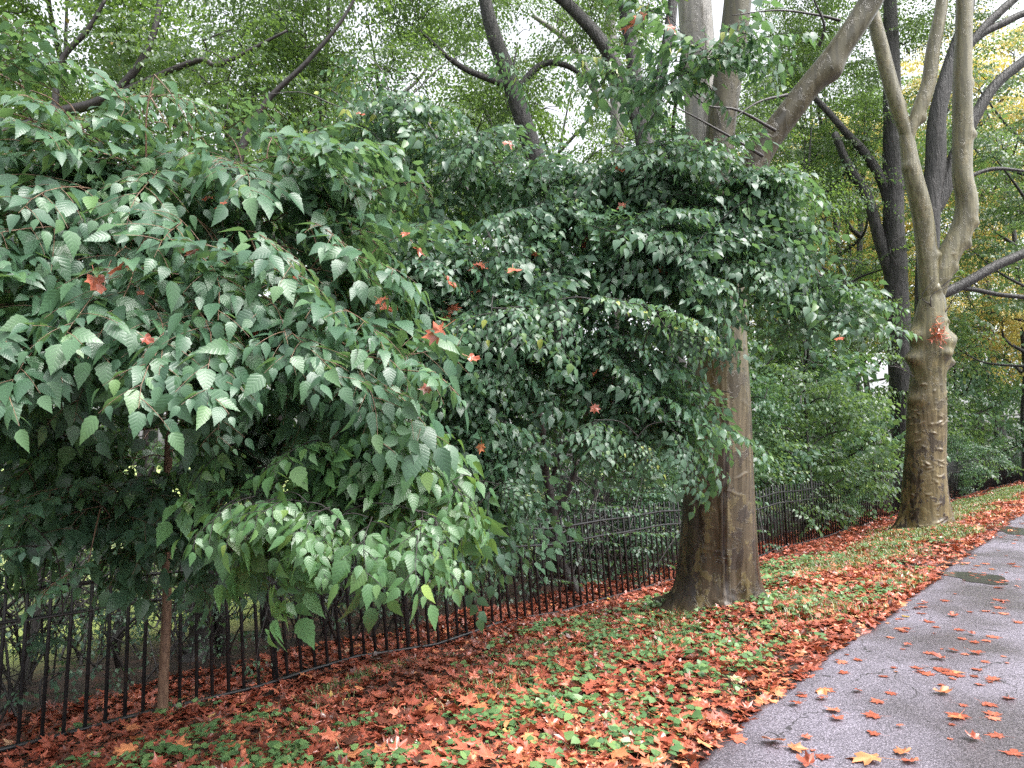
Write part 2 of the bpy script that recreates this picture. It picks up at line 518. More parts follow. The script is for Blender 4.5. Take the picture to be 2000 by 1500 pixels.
def asphalt():
    m, t, bs, out = mat_new("wet_asphalt")
    geo = N(t, "NewGeometry")
    v = N(t, "TexVoronoi", Scale=185.0); t.links.new(geo.outputs["Position"], v.inputs["Vector"])
    n = N(t, "TexNoise", Scale=110.0, Detail=3.0, Roughness=0.7); t.links.new(geo.outputs["Position"], n.inputs["Vector"])
    sp = N(t, "SeparateColor"); t.links.new(v.outputs["Color"], sp.inputs[0])
    r = ramp(t, [(0.0, (0.05, 0.046, 0.053)), (0.4, (0.1, 0.092, 0.112)), (0.75, (0.162, 0.149, 0.178)), (1.0, (0.27, 0.25, 0.288))])
    t.links.new(sp.outputs[0], r.inputs[0])
    c = mixc(t, 0.5, r.outputs[0], mixc(t, n.outputs["Fac"], (0.4, 0.4, 0.4), (1.6, 1.6, 1.6)), 'MULTIPLY')
    big = N(t, "TexNoise", Scale=0.9, Detail=4.0); t.links.new(geo.outputs["Position"], big.inputs["Vector"])
    damp = ramp(t, [(0.38, (0.62, 0.6, 0.58)), (0.6, (1.12, 1.1, 1.14))]); t.links.new(big.outputs["Fac"], damp.inputs[0])
    c = mixc(t, 1.0, c, damp.outputs[0], 'MULTIPLY')
    # hairline cracks
    cv = N(t, "TexVoronoi", Scale=1.1, feature='DISTANCE_TO_EDGE')
    wn = N(t, "TexNoise", Scale=3.0, Detail=4.0); t.links.new(geo.outputs["Position"], wn.inputs["Vector"])
    wadd = N(t, "VectorMath", operation='MULTIPLY_ADD'); wadd.inputs[1].default_value = (0.5, 0.5, 0.5)
    t.links.new(wn.outputs["Color"], wadd.inputs[0]); t.links.new(geo.outputs["Position"], wadd.inputs[2])
    t.links.new(wadd.outputs[0], cv.inputs["Vector"])
    cm = math_n(t, 'MULTIPLY', math_n(t, 'LESS_THAN', cv.outputs["Distance"], 0.006), math_n(t, 'GREATER_THAN', big.outputs["Fac"], 0.5))
    c = mixc(t, math_n(t, 'MULTIPLY', cm, 0.75), c, (0.015, 0.014, 0.014))
    t.links.new(c, bs.inputs["Base Color"])
    rr = ramp(t, [(0.4, (0.3, 0.3, 0.3)), (0.6, (0.5, 0.5, 0.5))]); t.links.new(big.outputs["Fac"], rr.inputs[0])
    t.links.new(rr.outputs[0], bs.inputs["Roughness"])
    bp = N(t, "Bump", Strength=0.7, Distance=0.006)
    t.links.new(sp.outputs[0], bp.inputs["Height"]); t.links.new(bp.outputs[0], bs.inputs["Normal"])
    return m


M['soil'] = soil()
M['asphalt'] = asphalt()
m_, t_, b_, o_ = mat_new("puddle_water")
b_.inputs["Base Color"].default_value = (0.05, 0.047, 0.046, 1); b_.inputs["Roughness"].default_value = 0.09
M['puddle'] = m_

# ---------------------------------------------------------------- leaf templates (x across, y base to tip, z up)
def leaf_ovate(width=0.36, stations=8, serr=0.05, fold=0.35, curl=0.18):
    ts = np.linspace(0, 1, stations)
    V, U = [], []
    for k, t in enumerate(ts):
        wv = width * (math.sin(PI * t ** 0.66) ** 1.05) * (1.08 - 0.42 * t) if 0 < t < 1 else 0.0
        if 0 < k < stations - 1: wv *= 1 + (serr if k % 2 else -serr)
        z = -curl * t * t
        up = fold * wv * 0.55
        V += [(-wv, t - 0.03 * wv, z + up * (1 - t * 0.6)), (0, t, z), (wv, t - 0.03 * wv, z + up * (1 - t * 0.6))]
        U += [(-wv / width, t), (0, t), (wv / width, t)]
    Q = []
    for k in range(stations - 1):
        a = k * 3
        Q += [(a, a + 1, a + 4, a + 3), (a + 1, a + 2, a + 5, a + 4)]
    Qa = np.array(Q)
    # drop the degenerate ends to triangles
    tris = [(1, 5, 4), (1, 4, 3)]
    e = (stations - 2) * 3
    tris += [(e, e + 1, e + 4), (e + 1, e + 2, e + 4)]
    quads = Qa[2:-2]
    V = np.array(V); U = np.array(U)
    keep = [i for i in range(len(V)) if i not in (0, 2, len(V) - 3, len(V) - 1)]
    mp = -np.ones(len(V), int); mp[keep] = np.arange(len(keep))
    return V[keep], mp[np.array(tris)], mp[quads], U[keep]


def leaf_simple(width=0.34, curl=0.15):
    V = np.array([(0, 0, 0), (-width, 0.42, 0.05), (0, 0.5, -curl * 0.25), (width, 0.42, 0.05), (0, 1, -curl)])
    T = np.array([(0, 2, 1), (0, 3, 2), (1, 2, 4), (2, 3, 4)])
    U = np.array([(0, 0), (-1, .42), (0, .5), (1, .42), (0, 1)])
    return V, T, np.zeros((0, 4), int), U


def leaf_plane(seed, flat=0.5):
    """five-lobed plane or maple leaf with its stalk, unit width, curled"""
    rg = np.random.default_rng(seed)
    ang = np.radians([-90, -62, -35, -22, -5, 12, 24, 38, 52, 63, 78, 90, 102, 117, 128, 142, 156, 168, 185, 202, 215, 242])
    rad = np.array([0.1, 0.22, 0.34, 0.27, 0.27, 0.52, 0.40, 0.32, 0.58, 0.46, 0.42, 0.66, 0.42, 0.46, 0.58, 0.32, 0.40, 0.52, 0.27, 0.27, 0.34, 0.22])
    rad = rad * rg.uniform(0.8, 1.12, len(rad))
    if seed % 3 == 0: rad[rg.integers(2, 18):][:4] *= 0.55      # a torn lobe
    x = np.cos(ang) * rad; y = np.sin(ang) * rad + 0.05
    mid = np.stack([x * 0.5, y * 0.5], -1)
    ring = np.stack([x, y], -1)
    pts = np.vstack([[0, 0.02], mid, ring])
    n = len(ang)
    a, b, c_, d = rg.uniform(-1, 1, 4)
    z = flat * (0.35 * a * pts[:, 0] ** 2 * 2 + 0.5 * b * pts[:, 1] ** 2 + 0.25 * c_ * pts[:, 0] * pts[:, 1] * 2)
    r2 = np.hypot(pts[:, 0], pts[:, 1])
    z += flat * 0.12 * np.sin(np.arctan2(pts[:, 1], pts[:, 0]) * 5 + d * 3) * r2 * 2
    z += flat * rg.uniform(0.0, 0.5) * r2 ** 2
    V = np.column_stack([pts, z])
    V = np.vstack([V, [(0.012, -0.04, z[0]), (-0.012, -0.04, z[0]), (0.03 * a, -0.6, 0.06), (0.012 + 0.03 * a, -0.6, 0.06)]])
    i = np.arange(n); j = (i + 1) % n
    T = [(0, 1 + p, 1 + q_) for p, q_ in zip(i, j)]
    Q = [(1 + p, 1 + n + p, 1 + n + q_, 1 + q_) for p, q_ in zip(i, j)]
    k = 1 + 2 * n
    Q.append((k + 1, k, k + 3, k + 2))
    U = V[:, :2].copy()
    return V, np.array(T), np.array(Q), U


LEAF_BIG = [leaf_ovate(0.31, 12, 0.06), leaf_ovate(0.35, 12, 0.08, 0.2, 0.32), leaf_ovate(0.26, 12, 0.06, 0.7, 0.12), leaf_ovate(0.33, 12, 0.06, -0.2, 0.28), leaf_ovate(0.28, 12, 0.08, 0.55, 0.45), leaf_ovate(0.3, 12, 0.07, 0.9, 0.3)]
LEAF_MID = [leaf_ovate(0.31, 6, 0.03, 0.35, 0.22), leaf_ovate(0.35, 6, 0.04, 0.15, 0.35), leaf_ovate(0.26, 6, 0.03, 0.7, 0.12), leaf_ovate(0.32, 6, 0.03, -0.2, 0.3), leaf_ovate(0.29, 6, 0.03, 0.9, 0.35)]
LEAF_SMALL = leaf_simple(0.34)
LEAF_ROUND = leaf_ovate(0.5, 6, 0.06, 0.1, 0.1)
LEAF_SIM_WIDE = leaf_simple(0.3, 0.3)


def stamp(acc, tmpl, pos, R, size, rnd):
    """copies a leaf template to many frames; R is (N,3,3) with columns x,y,z"""
    if isinstance(tmpl, list):
        w_ = (np.abs(np.asarray(rnd)) * 7919).astype(int) % len(tmpl)
        for k_, t_ in enumerate(tmpl):
            sel = w_ == k_
            stamp(acc, t_, np.asarray(pos)[sel], np.asarray(R)[sel], np.asarray(size)[sel], np.asarray(rnd)[sel])
        return
    V, T, Q, U = tmpl
    n, m = len(pos), len(V)
    if n == 0: return
    W = np.einsum('nij,mj->nmi', R, V) * np.asarray(size)[:, None, None] + np.asarray(pos)[:, None, :]
    off = (np.arange(n) * m)[:, None, None]
    tr = (T[None] + off).reshape(-1, 3) if len(T) else None
    qd = (Q[None] + off).reshape(-1, 4) if len(Q) else None
    acc.add(W.reshape(-1, 3), tr, qd, np.tile(U, (n, 1)), np.repeat(rnd, m))


def frame_from(d, nn):
    """columns x,y,z from leaf direction d (y) and rough normal nn (z)"""
    y = nrm(d); z = nrm(nn - y * np.dot(nn, y)); x = np.cross(y, z)
    return np.stack([x, y, z], 1)


def rotz(a):
    c, s = math.cos(a), math.sin(a)
    return np.array([[c, -s, 0], [s, c, 0], [0, 0, 1.0]])


def roty(a):
    c, s = math.cos(a), math.sin(a)
    return np.array([[c, 0, s], [0, 1, 0], [-s, 0, c]])


def rotx(a):
    c, s = math.cos(a), math.sin(a)
    return np.array([[1, 0, 0], [0, c, -s], [0, s, c]])


def make_spray(rg, L, leaf, twigs=9, droop=0.5, leaf_droop=0.7, gap=0.6, twig_len=0.5):
    """a branch end: main axis along +x arching down, two ranks of twigs, leaves set alternately along them"""
    pos, Rm, size, axes = [], [], [], []

    def axis_pt(u):
        return np.array([L * u, 0.04 * L * math.sin(u * 5 + ph), L * (0.12 * u - droop * 0.55 * u * u)])
    ph = rg.uniform(0, 6)
    main = np.array([axis_pt(u) for u in np.linspace(0, 1, 7)])
    axes.append(main)
    lines = [(main[2:], 1.0)]
    side = 1
    for k in range(twigs):
        u = 0.12 + 0.8 * k / max(1, twigs - 1)
        p0 = axis_pt(u)
        tl = L * twig_len * (1 - 0.55 * u) * rg.uniform(0.75, 1.2)
        a = side * math.radians(rg.uniform(38, 62)); side = -side
        d = np.array([math.cos(a), math.sin(a), rg.uniform(-0.1, 0.2) - 0.3 * u * droop])
        pts = np.array([p0 + d * tl * v + np.array([0, 0, -droop * 0.45 * tl * v * v]) for v in np.linspace(0, 1, 5)])
        axes.append(pts); lines.append((pts, 1.0))
    for pts, f in lines:
        seg = np.linalg.norm(np.diff(pts, axis=0), axis=1); Ls = np.concatenate([[0], np.cumsum(seg)])
        n = max(2, int(Ls[-1] / (leaf * gap)))
        sd = 1
        for i in range(n + 1):
            l = Ls[-1] * (i + 0.4) / (n + 0.4)
            p = np.array([np.interp(l, Ls, pts[:, c]) for c in range(3)])
            j = min(len(seg) - 1, max(0, np.searchsorted(Ls, l) - 1))
            tdir = nrm(pts[j + 1] - pts[j])
            last = i == n
            a = 0 if last else sd * math.radians(rg.uniform(35, 70)); sd = -sd
            d = rotz(a) @ tdir
            d = d + np.array([0, 0, -leaf_droop * rg.uniform(0.5, 1.4)])
            nn = np.array([rg.normal(0, 0.34) + 0.2, rg.normal(0, 0.34), 1.0])
            pos.append(p + nrm(d) * leaf * 0.12); Rm.append(frame_from(d, nn)); size.append(leaf * rg.uniform(0.5, 1.3))
    return np.array(pos), np.array(Rm), np.array(size), axes


class Plant:
    """leaf sprays gathered in blobs and joined to a stem skeleton"""
    def __init__(self, seed, leaf, L, tmpl, twigs=9, droop=0.5, leaf_droop=0.7, gap=0.6, twig_len=0.5, variants=8):
        self.rg = np.random.default_rng(seed)
        self.sprays = [make_spray(self.rg, L, leaf, twigs, droop, leaf_droop, gap, twig_len) for _ in range(variants)]
        self.clear = None; self.L = L; self.tmpl = tmpl; self.fol = Acc(); self.br = Acc(); self.nodes = []; self.bases = []

    def skeleton(self, pts):
        self.nodes += [np.asarray(p, float) for p in pts]

    def put(self, base, yaw, pitch=0.0, roll=0.0, scale=1.0, bias=0.0, twigs=True):
        rg = self.rg
        if self.clear is not None and self.clear(np.asarray(base) + np.array([math.cos(yaw), math.sin(yaw), 0]) * self.L * scale * .5): return
        pos, Rm, size, axes = self.sprays[rg.integers(len(self.sprays))]
        R = rotz(yaw) @ roty(-pitch) @ rotx(roll)
        p = pos @ R.T * scale + base
        rr = np.clip(rg.beta(2, 2.6, len(p)) + bias, 0, 1)
        stamp(self.fol, self.tmpl, p, R @ Rm, size * scale, rr)
        if twigs:
            for k, ax in enumerate(axes):
                if k and rg.random() < 0.3: continue
                tube(self.br, ax @ R.T * scale + base, np.linspace(0.0045 if k == 0 else 0.0025, 0.0012, len(ax)) * (1 if self.L < 1.2 else 2.5), 3, cap=False)
        self.bases.append(np.asarray(base, float))

    def blob(self, c, r, n, away=None, pull=0.6, shell=0.55, scale=1.0, bias=0.0, twigs=True, yaw_jit=0.6, pitch=0.0):
        c = np.asarray(c, float); r = np.asarray(r, float); rg = self.rg
        for _ in range(n):
            o = nrm(rg.normal(size=3))
            if o[2] < -0.5: o[2] *= -0.6
            f = shell + (1 - shell) * rg.random()
            p = c + o * r * f
            h = o[:2] * r[:2] / max(r[:2])
            if away is not None:
                h = h + pull * nrm((p - np.asarray(away))[:2])
            yaw = math.atan2(h[1], h[0]) + rg.normal(0, yaw_jit)
            sc = scale * rg.uniform(0.75, 1.2)
            base = p - np.array([math.cos(yaw), math.sin(yaw), 0]) * self.L * sc * 0.55
            self.put(base, yaw, pitch + 0.45 * o[2] + rg.normal(0, 0.3), rg.normal(0, 0.45), sc, bias, twigs)

    def connect(self, r0=0.007, grow=0.004, sides=4, keep=1.0):
        """joins each spray to the nearest part of the skeleton, nearest first"""
        if not self.nodes: return
        nodes = np.array(self.nodes)
        B = np.array(self.bases)
        d0 = np.min(np.linalg.norm(B[:, None] - nodes[None, :, :], axis=2), axis=1)
        for i in np.argsort(d0):
            if self.rg.random() > keep: continue
            b = B[i]
            dd = np.linalg.norm(nodes - b, axis=1) + 0.6 * np.maximum(0, nodes[:, 2] - b[2])
            a = nodes[np.argmin(dd)]
            d = np.linalg.norm(b - a)
            if d < 0.03: continue
            mid = (a + b) / 2 + np.array([0, 0, 0.10 * d]) + self.rg.normal(0, 0.05 * d, 3)
            pts = catmull([a, mid, b], 4)
            tube(self.br, pts, np.linspace(r0 + grow * d, r0 * 0.6, len(pts)), sides, cap=False)
            nodes = np.vstack([nodes, pts[3::2]])


def stem(pts, radii, sides=10, per=6, disp=None):
    a = Acc()
    c = catmull(pts, per)
    r = np.interp(np.linspace(0, 1, len(c)), np.linspace(0, 1, len(radii)), radii)
    tube(a, c, r, sides, disp=disp)
    return a, c


# ---------------------------------------------------------------- ground, path, puddles
def grid_sheet(name, svals, qvals, zf, mat, lawn=None):
    S, Qv = np.meshgrid(svals, qvals, indexing='ij')
    if callable(qvals): pass
    X, Y = xy(S, Qv)
    Z = zf(X, Y, S, Qv)
    V = np.stack([X, Y, Z], -1).reshape(-1, 3)
    ns, nq = S.shape
    i = np.arange(ns - 1)[:, None] * nq; j = np.arange(nq - 1)[None, :]
    Q = np.stack([i + j, i + nq + j, i + nq + j + 1, i + j + 1], -1).reshape(-1, 4)
    ex = {"lawn": lawn(S, Qv).ravel()} if lawn else None
    return obj(name, mesh_np(name, V, None, Q, extra=ex), mat)


sv = np.concatenate([np.linspace(-900, -12, 14), np.linspace(-11, 26, 190), np.linspace(27, 70, 40), np.linspace(90, 900, 14)])
qv = np.concatenate([np.linspace(-900, -8, 12), np.linspace(-6, 0, 8), np.linspace(0.2, 8, 80), np.linspace(8.5, 32, 40), np.linspace(40, 900, 16)])
g_ = grid_sheet("ground", sv, qv, lambda X, Y, S, Q: ground(X, Y), M['soil'],
                lambda S, Q: smooth((Q - 8.0) / 2.5))
tag(g_, kind="structure")

ss = np.linspace(-10, 60, 281)
uu = np.linspace(0, 1, 40)
S2 = np.repeat(ss[:, None], 40, 1)
QE = qedge(ss)[:, None] + 0.02 * np.sin(ss * 9.0)[:, None] + 0.012 * np.sin(ss * 23.0)[:, None]
Q2 = QE + (-5.5 - QE) * uu[None, :] ** 1.3
X2, Y2 = xy(S2, Q2)
Z2 = zpath(S2) + 0.02 - 0.012 * (1 - smooth((QE - Q2) / 0.06)) + 0.006 * np.sin(X2 * 1.3 + Y2) - 0.004
Va = np.stack([X2, Y2, Z2], -1).reshape(-1, 3)
i = np.arange(len(ss) - 1)[:, None] * 40; j = np.arange(39)[None, :]
Qa = np.stack([i + j, i + j + 1, i + 41 + j, i + 40 + j], -1).reshape(-1, 4)
edge_top = Va.reshape(len(ss), 40, 3)[:, 0]
edge_bot = edge_top - np.array([0, 0, 0.09])
nb = len(Va)
Va = np.vstack([Va, edge_bot])
k = np.arange(len(ss) - 1)
Qe = np.stack([k * 40, (k + 1) * 40, nb + k + 1, nb + k], -1)
path = obj("path", mesh_np("path", Va, None, np.vstack([Qa, Qe])), M['asphalt'])
tag(path, kind="structure")


def path_z(x, y):
    s, q = sq(x, y)
    return float(zpath(s) + 0.016 + 0.006 * math.sin(x * 1.3 + y))


def hit_path(px, py):
    r = ray(px, py); d = 1.0
    while d < 200:
        p = CAMP + r * d
        if p[2] <= path_z(p[0], p[1]): break
        d += 0.01
    return np.array([p[0], p[1], path_z(p[0], p[1])]), d


def puddle(px, py, a, b, seed):
    c, d = hit_path(px, py)
    rg = np.random.default_rng(seed)
    th = np.linspace(0, 2 * PI, 48, endpoint=False)
    rr = 1 + 0.16 * np.sin(3 * th + seed) + 0.1 * np.sin(5 * th + 2) + 0.06 * np.sin(9 * th)
    pts = []
    for f in (0.5, 1.0):
        X = c[0] + np.cos(th) * rr * a * f; Y = c[1] + np.sin(th) * rr * b * f
        pts.append(np.stack([X, Y, [path_z(x, y) + 0.005 for x, y in zip(X, Y)]], -1))
    V = np.vstack([[c + np.array([0, 0, 0.005])], pts[0], pts[1]])
    n = 48; i = np.arange(n); j = (i + 1) % n
    T = np.stack([np.zeros(n, int), 1 + i, 1 + j], -1)
    Q = np.stack([1 + i, 1 + n + i, 1 + n + j, 1 + j], -1)
    o = obj("puddle", mesh_np("puddle", V, T, Q), M['puddle'])
    tag(o, kind="structure")


puddle(1905, 1128, 0.26, 0.42, 1)
puddle(1990, 1037, 0.4, 0.7, 2)

# ---------------------------------------------------------------- iron fence
fence0 = np.array([*xy(0, QF), 0]); fence0[2] = ground(fence0[0], fence0[1])
fence = thing("iron_fence", "long black iron picket fence running along the leaf strewn bank behind the trees", "fence", fence0)


def fence_lean(s):      # how far the pickets tilt along the fence, as a slope
    return float(np.interp(s, [1.3, 2.4, 3.5, 8.5, 12, 20], [0.0, 0.02, 0.13, 0.11, 0.06, 0.0]))


def fpt(s, h, dq=0.0):
    ln = fence_lean(s)
    x, y = xy(s - ln * h, QF + dq)
    xg, yg = xy(s, QF)
    return np.array([x, y, float(ground(xg, yg)) + h])


def bar(acc, a, b, w_, d_=None, taper=0.0):
    """square bar between two points, fence-aligned, blunt pointed top"""
    d_ = d_ or w_
    ux = np.array([EX, EY, 0]); uy = np.array([-EY, EX, 0])
    a = np.asarray(a); b = np.asarray(b)
    V = []
    for p, f in ((a, 1.0), (b, 1.0)):
        for sx, sy in ((-1, -1), (1, -1), (1, 1), (-1, 1)):
            V.append(p + ux * sx * w_ / 2 * f + uy * sy * d_ / 2 * f)
    Q = [(0, 1, 5, 4), (1, 2, 6, 5), (2, 3, 7, 6), (3, 0, 4, 7), (3, 2, 1, 0)]
    T = None
    if taper:
        V.append(b + nrm(b - a) * taper); T = [(4, 5, 8), (5, 6, 8), (6, 7, 8), (7, 4, 8)]
    else:
        Q.append((4, 5, 6, 7))
    acc.add(np.array(V), T, Q)


SP = 0.134
pick = []
s_ = -1.2
while s_ < 46:
    pick.append(s_ + RNG.normal(0, 0.003)); s_ += SP
far = Acc()
for n_, s in enumerate(pick):
    a = Acc() if n_ < 100 else far
    bend = RNG.normal(0, 0.006)
    b_ = fpt(s, 1.18); b_ = b_ + np.array([EX, EY, 0]) * bend
    bar(a, fpt(s, -0.06), b_, 0.021, 0.021, 0.03)
    if n_ < 100:
        obj("picket", a.mesh("picket", fence0, False), M['iron'], fence)
tag(obj("picket", far.mesh("picket", fence0, False), M['iron'], fence), kind="stuff")
for h in (1.06, 0.86, 0.03):
    a = Acc()
    sr = np.arange(-1.3, 46, 0.5)
    ux = np.array([EX, EY, 0]); uy = np.array([-EY, EX, 0])
    V = []
    for s in sr:
        p = fpt(s, h, 0.0)
        for sy, sz in ((-1, -1), (1, -1), (1, 1), (-1, 1)):
            V.append(p + uy * sy * 0.017 + np.array([0, 0, sz * 0.011]))
    i = np.arange(len(sr) - 1)[:, None] * 4; j = np.arange(4)[None, :]
    Q = np.stack([i + j, i + (j + 1) % 4, i + 4 + (j + 1) % 4, i + 4 + j], -1).reshape(-1, 4)
    a.add(np.array(V), None, Q)
    obj("rail", a.mesh("rail", fence0, False), M['iron'], fence)
for s in np.arange(3.4, 46, 5.36):
    a = Acc()
    bar(a, fpt(s, -0.1, 0.032), fpt(s, 1.15, 0.032), 0.028, 0.028, 0.03)
    obj("post", a.mesh("post", fence0, False), M['iron'], fence)

# ---------------------------------------------------------------- the two plane trees
def ridges(seed, n, hmax, amp=0.016, face=0.0, hmin=0.3):
    """short raised scars running across the trunk, as bumps in height and angle"""
    rg = np.random.default_rng(seed)
    R_ = [(rg.uniform(hmin, hmax), rg.normal(face, 1.0), rg.uniform(0.04, 0.3) * rg.uniform(.4, 1), rg.uniform(0.006, 0.022), rg.uniform(0.15, 1.0) * amp) for _ in range(n)]

    def f(th, h):
        o = np.zeros_like(th)
        for hc, tc, tw, hw, am in R_:
            dt = (th - tc + PI) % (2 * PI) - PI
            o += am * np.exp(-(dt / tw) ** 4) * np.exp(-((h - hc - 0.03 * np.sin(dt * 7 + hc * 20)) / hw) ** 2)
        return o
    return f


def plane_trunk(name, pts, radii, hts_r, disp, mat, parent, origin, sides=96, step=0.012, ridge_f=None, crack=None):
    pts = np.asarray(pts, float)
    c = catmull(pts, 24)
    L = np.concatenate([[0], np.cumsum(np.linalg.norm(np.diff(c, axis=0), axis=1))])
    n = int(L[-1] / step)
    l = np.linspace(0, L[-1], n)
    c = np.stack([np.interp(l, L, c[:, k_]) for k_ in range(3)], -1)
    r = np.interp(l, np.asarray(hts_r) * L[-1], radii)
    ker = np.hanning(15); ker /= ker.sum()
    r = np.convolve(np.pad(r, 7, mode='edge'), ker, mode='valid')
    T, A, B = frames(c)
    th = np.linspace(-PI, PI, sides, endpoint=False)
    THm, Hm = np.meshgrid(th, l)
    R = r[:, None] + disp(THm, Hm, r[:, None])
    rd = ridge_f(THm, Hm) if ridge_f else np.zeros_like(R)
    ck = np.zeros_like(R)
    if crack:
        ca, ch, cw, cd = crack
        wob = ca + 0.03 * np.sin(Hm * 4) + 0.015 * np.sin(Hm * 13)
        ck = np.exp(-((THm - wob) / cw) ** 2) * smooth((Hm - 0.2) / 0.3) * (1 - smooth((Hm - ch) / 0.5))
        R = R - cd * ck + cd * 0.5 * np.exp(-((np.abs(THm - wob) - 3 * cw) / (1.5 * cw)) ** 2) * smooth((Hm - 0.1) / 0.3) * (1 - smooth((Hm - ch) / 0.5))
    R = R + rd
    V = c[:, None] + R[..., None] * (np.cos(th)[None, :, None] * A[:, None] + np.sin(th)[None, :, None] * B[:, None])
    i = np.arange(n - 1)[:, None] * sides; j = np.arange(sides)[None, :]; j2 = (j + 1) % sides
    Q = np.stack([i + j, i + j2, i + sides + j2, i + sides + j], -1).reshape(-1, 4)
    V = V.reshape(-1, 3)
    Vv = np.vstack([V, c[-1] + T[-1] * r[-1] * 0.6])
    k_ = (n - 1) * sides; jj = np.arange(sides)
    tr = np.stack([k_ + jj, k_ + (jj + 1) % sides, np.full(sides, len(V))], -1)
    me = mesh_np(name, Vv - origin, tr, Q, extra={"ridge": np.append(np.clip(rd / 0.012, 0, 1).ravel(), 0), "crack": np.append(np.clip(ck, 0, 1).ravel(), 0)})
    return obj(name, me, mat, parent), c


def soft_noise(seed, amp, fh=1.2, ft=3):
    rg = np.random.default_rng(seed)
    K = [(rg.integers(1, ft + 1), rg.uniform(0.3, fh) * 6.28, rg.uniform(0, 6.28), rg.uniform(0.3, 1)) for _ in range(9)]

    def f(th, h, r):
        o = 0
        for a_, b_, p_, w_ in K: o = o + w_ * np.sin(a_ * th + b_ * h + p_)
        return amp * r * o / 3
    return f


# near plane tree
pa, da = hit(1400, 1183)
print("plane A depth", da, pa)
pl1 = thing("plane_tree", "stout plane tree with wet brown bark, a vertical seam and a leaning right limb", "tree", pa)
ns = soft_noise(11, 0.05, 0.5, 3)


def flare_a(th, h, r):
    fl = np.exp(-h / 0.17) * 0.25 * (1 + 0.65 * np.cos(5 * th + 0.7) + 0.5 * np.cos(3 * th + 2.1) + 0.3 * np.cos(8 * th)) + np.exp(-h / 0.5) * 0.03
    wr = 0.008 * np.sin(h * 60 + 4 * np.sin(th * 2.0) + 2 * np.sin(th * 5)) * np.exp(-((h - 0.2) / 0.14) ** 2) * (0.5 + 0.5 * np.sin(th * 3 + 1))
    return fl + ns(th, h, r) + wr


r1 = ridges(3, 22, 3.3, 0.014, 1.1)
base_pts = [pa + np.array([0, 0, -0.12]), P(1401, 1100, da), P(1402, 950, da), P(1404, 800, da), P(1401, 650, da), P(1404, 500, da), P(1407, 380, da)]
plane_trunk("trunk", base_pts, [0.43, 0.405, 0.375, 0.345, 0.31, 0.30, 0.14], [0, .17, .33, .5, .67, .9, 1], flare_a, M['plane_a'], pl1, pa, 120, 0.011, r1,
            (-0.08, 2.2, 0.02, 0.05))
n2_ = soft_noise(12, 0.05, 0.6, 2)
nd = lambda th, h, r: n2_(th, h, r)
zf_ = lambda px, py, dz: P(px, py, da + dz)
plane_trunk("limb", [zf_(1395, 470, 0.1), zf_(1376, 300, 0.25), zf_(1366, 150, 0.35), zf_(1357, 0, 0.4), zf_(1347, -200, 0.5), zf_(1325, -460, 0.6), zf_(1300, -800, 0.7)],
            [0.2, 0.19, 0.19, 0.185, 0.18, 0.14, 0.08], np.linspace(0, 1, 7), nd, M['plane_a_pale'], pl1, pa, 48, 0.03, ridges(5, 16, 6, 0.008, 0, 0.5))
plane_trunk("limb", [zf_(1410, 470, -0.08), zf_(1405, 300, -0.12), zf_(1421, 150, -0.15), zf_(1441, 0, -0.2), zf_(1462, -250, -0.2), zf_(1490, -600, -0.3)],
            [0.19, 0.155, 0.145, 0.14, 0.13, 0.08], np.linspace(0, 1, 6), nd, M['plane_a_olive'], pl1, pa, 48, 0.02, ridges(6, 26, 5, 0.008, 0, 0.5))


def diag_disp(th, h, r):
    dt = (th - 1.2 + PI) % (2 * PI) - PI
    return nd(th, h, r) + 0.065 * np.exp(-((h - 2.15) / 0.13) ** 2) * np.exp(-(dt / 0.9) ** 2)


plane_trunk("limb", [zf_(1425, 480, 0.0), zf_(1478, 315, -0.05), zf_(1560, 195, -0.15), zf_(1640, 95, -0.25), zf_(1705, -5, -0.3), zf_(1765, -130, -0.4), zf_(1860, -330, -0.5), zf_(2000, -600, -0.6)],
            [0.18, 0.148, 0.125, 0.12, 0.122, 0.112, 0.09, 0.05], np.linspace(0, 1, 8), diag_disp, M['plane_a_olive'], pl1, pa, 64, 0.018, ridges(8, 22, 6, 0.008, 0, 0.5))
for pts in ([(1700, 10), (1690, -60), (1660, -120)], [(1515, 255), (1440, 215), (1380, 205), (1330, 160)], [(1538, 185), (1480, 200), (1420, 240)], [(1600, 90), (1610, 50), (1590, 0), (1580, -40)],
            [(1640, 40), (1600, 30), (1520, 20), (1430, 30)], [(1490, 305), (1440, 275), (1360, 230), (1320, 210)]):
    c = catmull([P(x, y, da - 0.25 - 0.12 * k_) for k_, (x, y) in enumerate(pts)], 6)
    tw = Acc(); tube(tw, c, np.linspace(0.018, 0.005, len(c)), 6)
    obj("twig", tw.mesh("twig", pa), M['bark_black'], pl1)

# far plane tree
pb, db = hit(1806, 1032)
print("plane B depth", db, pb)
pl2 = thing("plane_tree", "knobbly plane tree with flaking olive bark and forked pale stems beyond the stout trunk", "tree", pb)
nb_ = soft_noise(21, 0.06, 0.7, 3)


def px_h(py):      # height above the base of a pixel row at the far tree
    return P(1806, py, db)[2] - pb[2] + 0.12


BUL = [(px_h(705), 1.5, 0.5, 0.12, 0.13), (px_h(700), -1.45, 0.5, 0.13, 0.12), (px_h(655), -1.4, 0.5, 0.14, 0.1), (px_h(668), 0.9, 0.6, 0.2, 0.10), (px_h(655), 1.5, 0.5, 0.12, 0.10), (px_h(690), 0.5, 0.4, 0.1, 0.06),
       (px_h(780), -1.3, 0.6, 0.12, 0.05), (px_h(560), 0.0, 0.4, 0.1, 0.04), (px_h(625), 0.9, 0.3, 0.07, 0.06)]


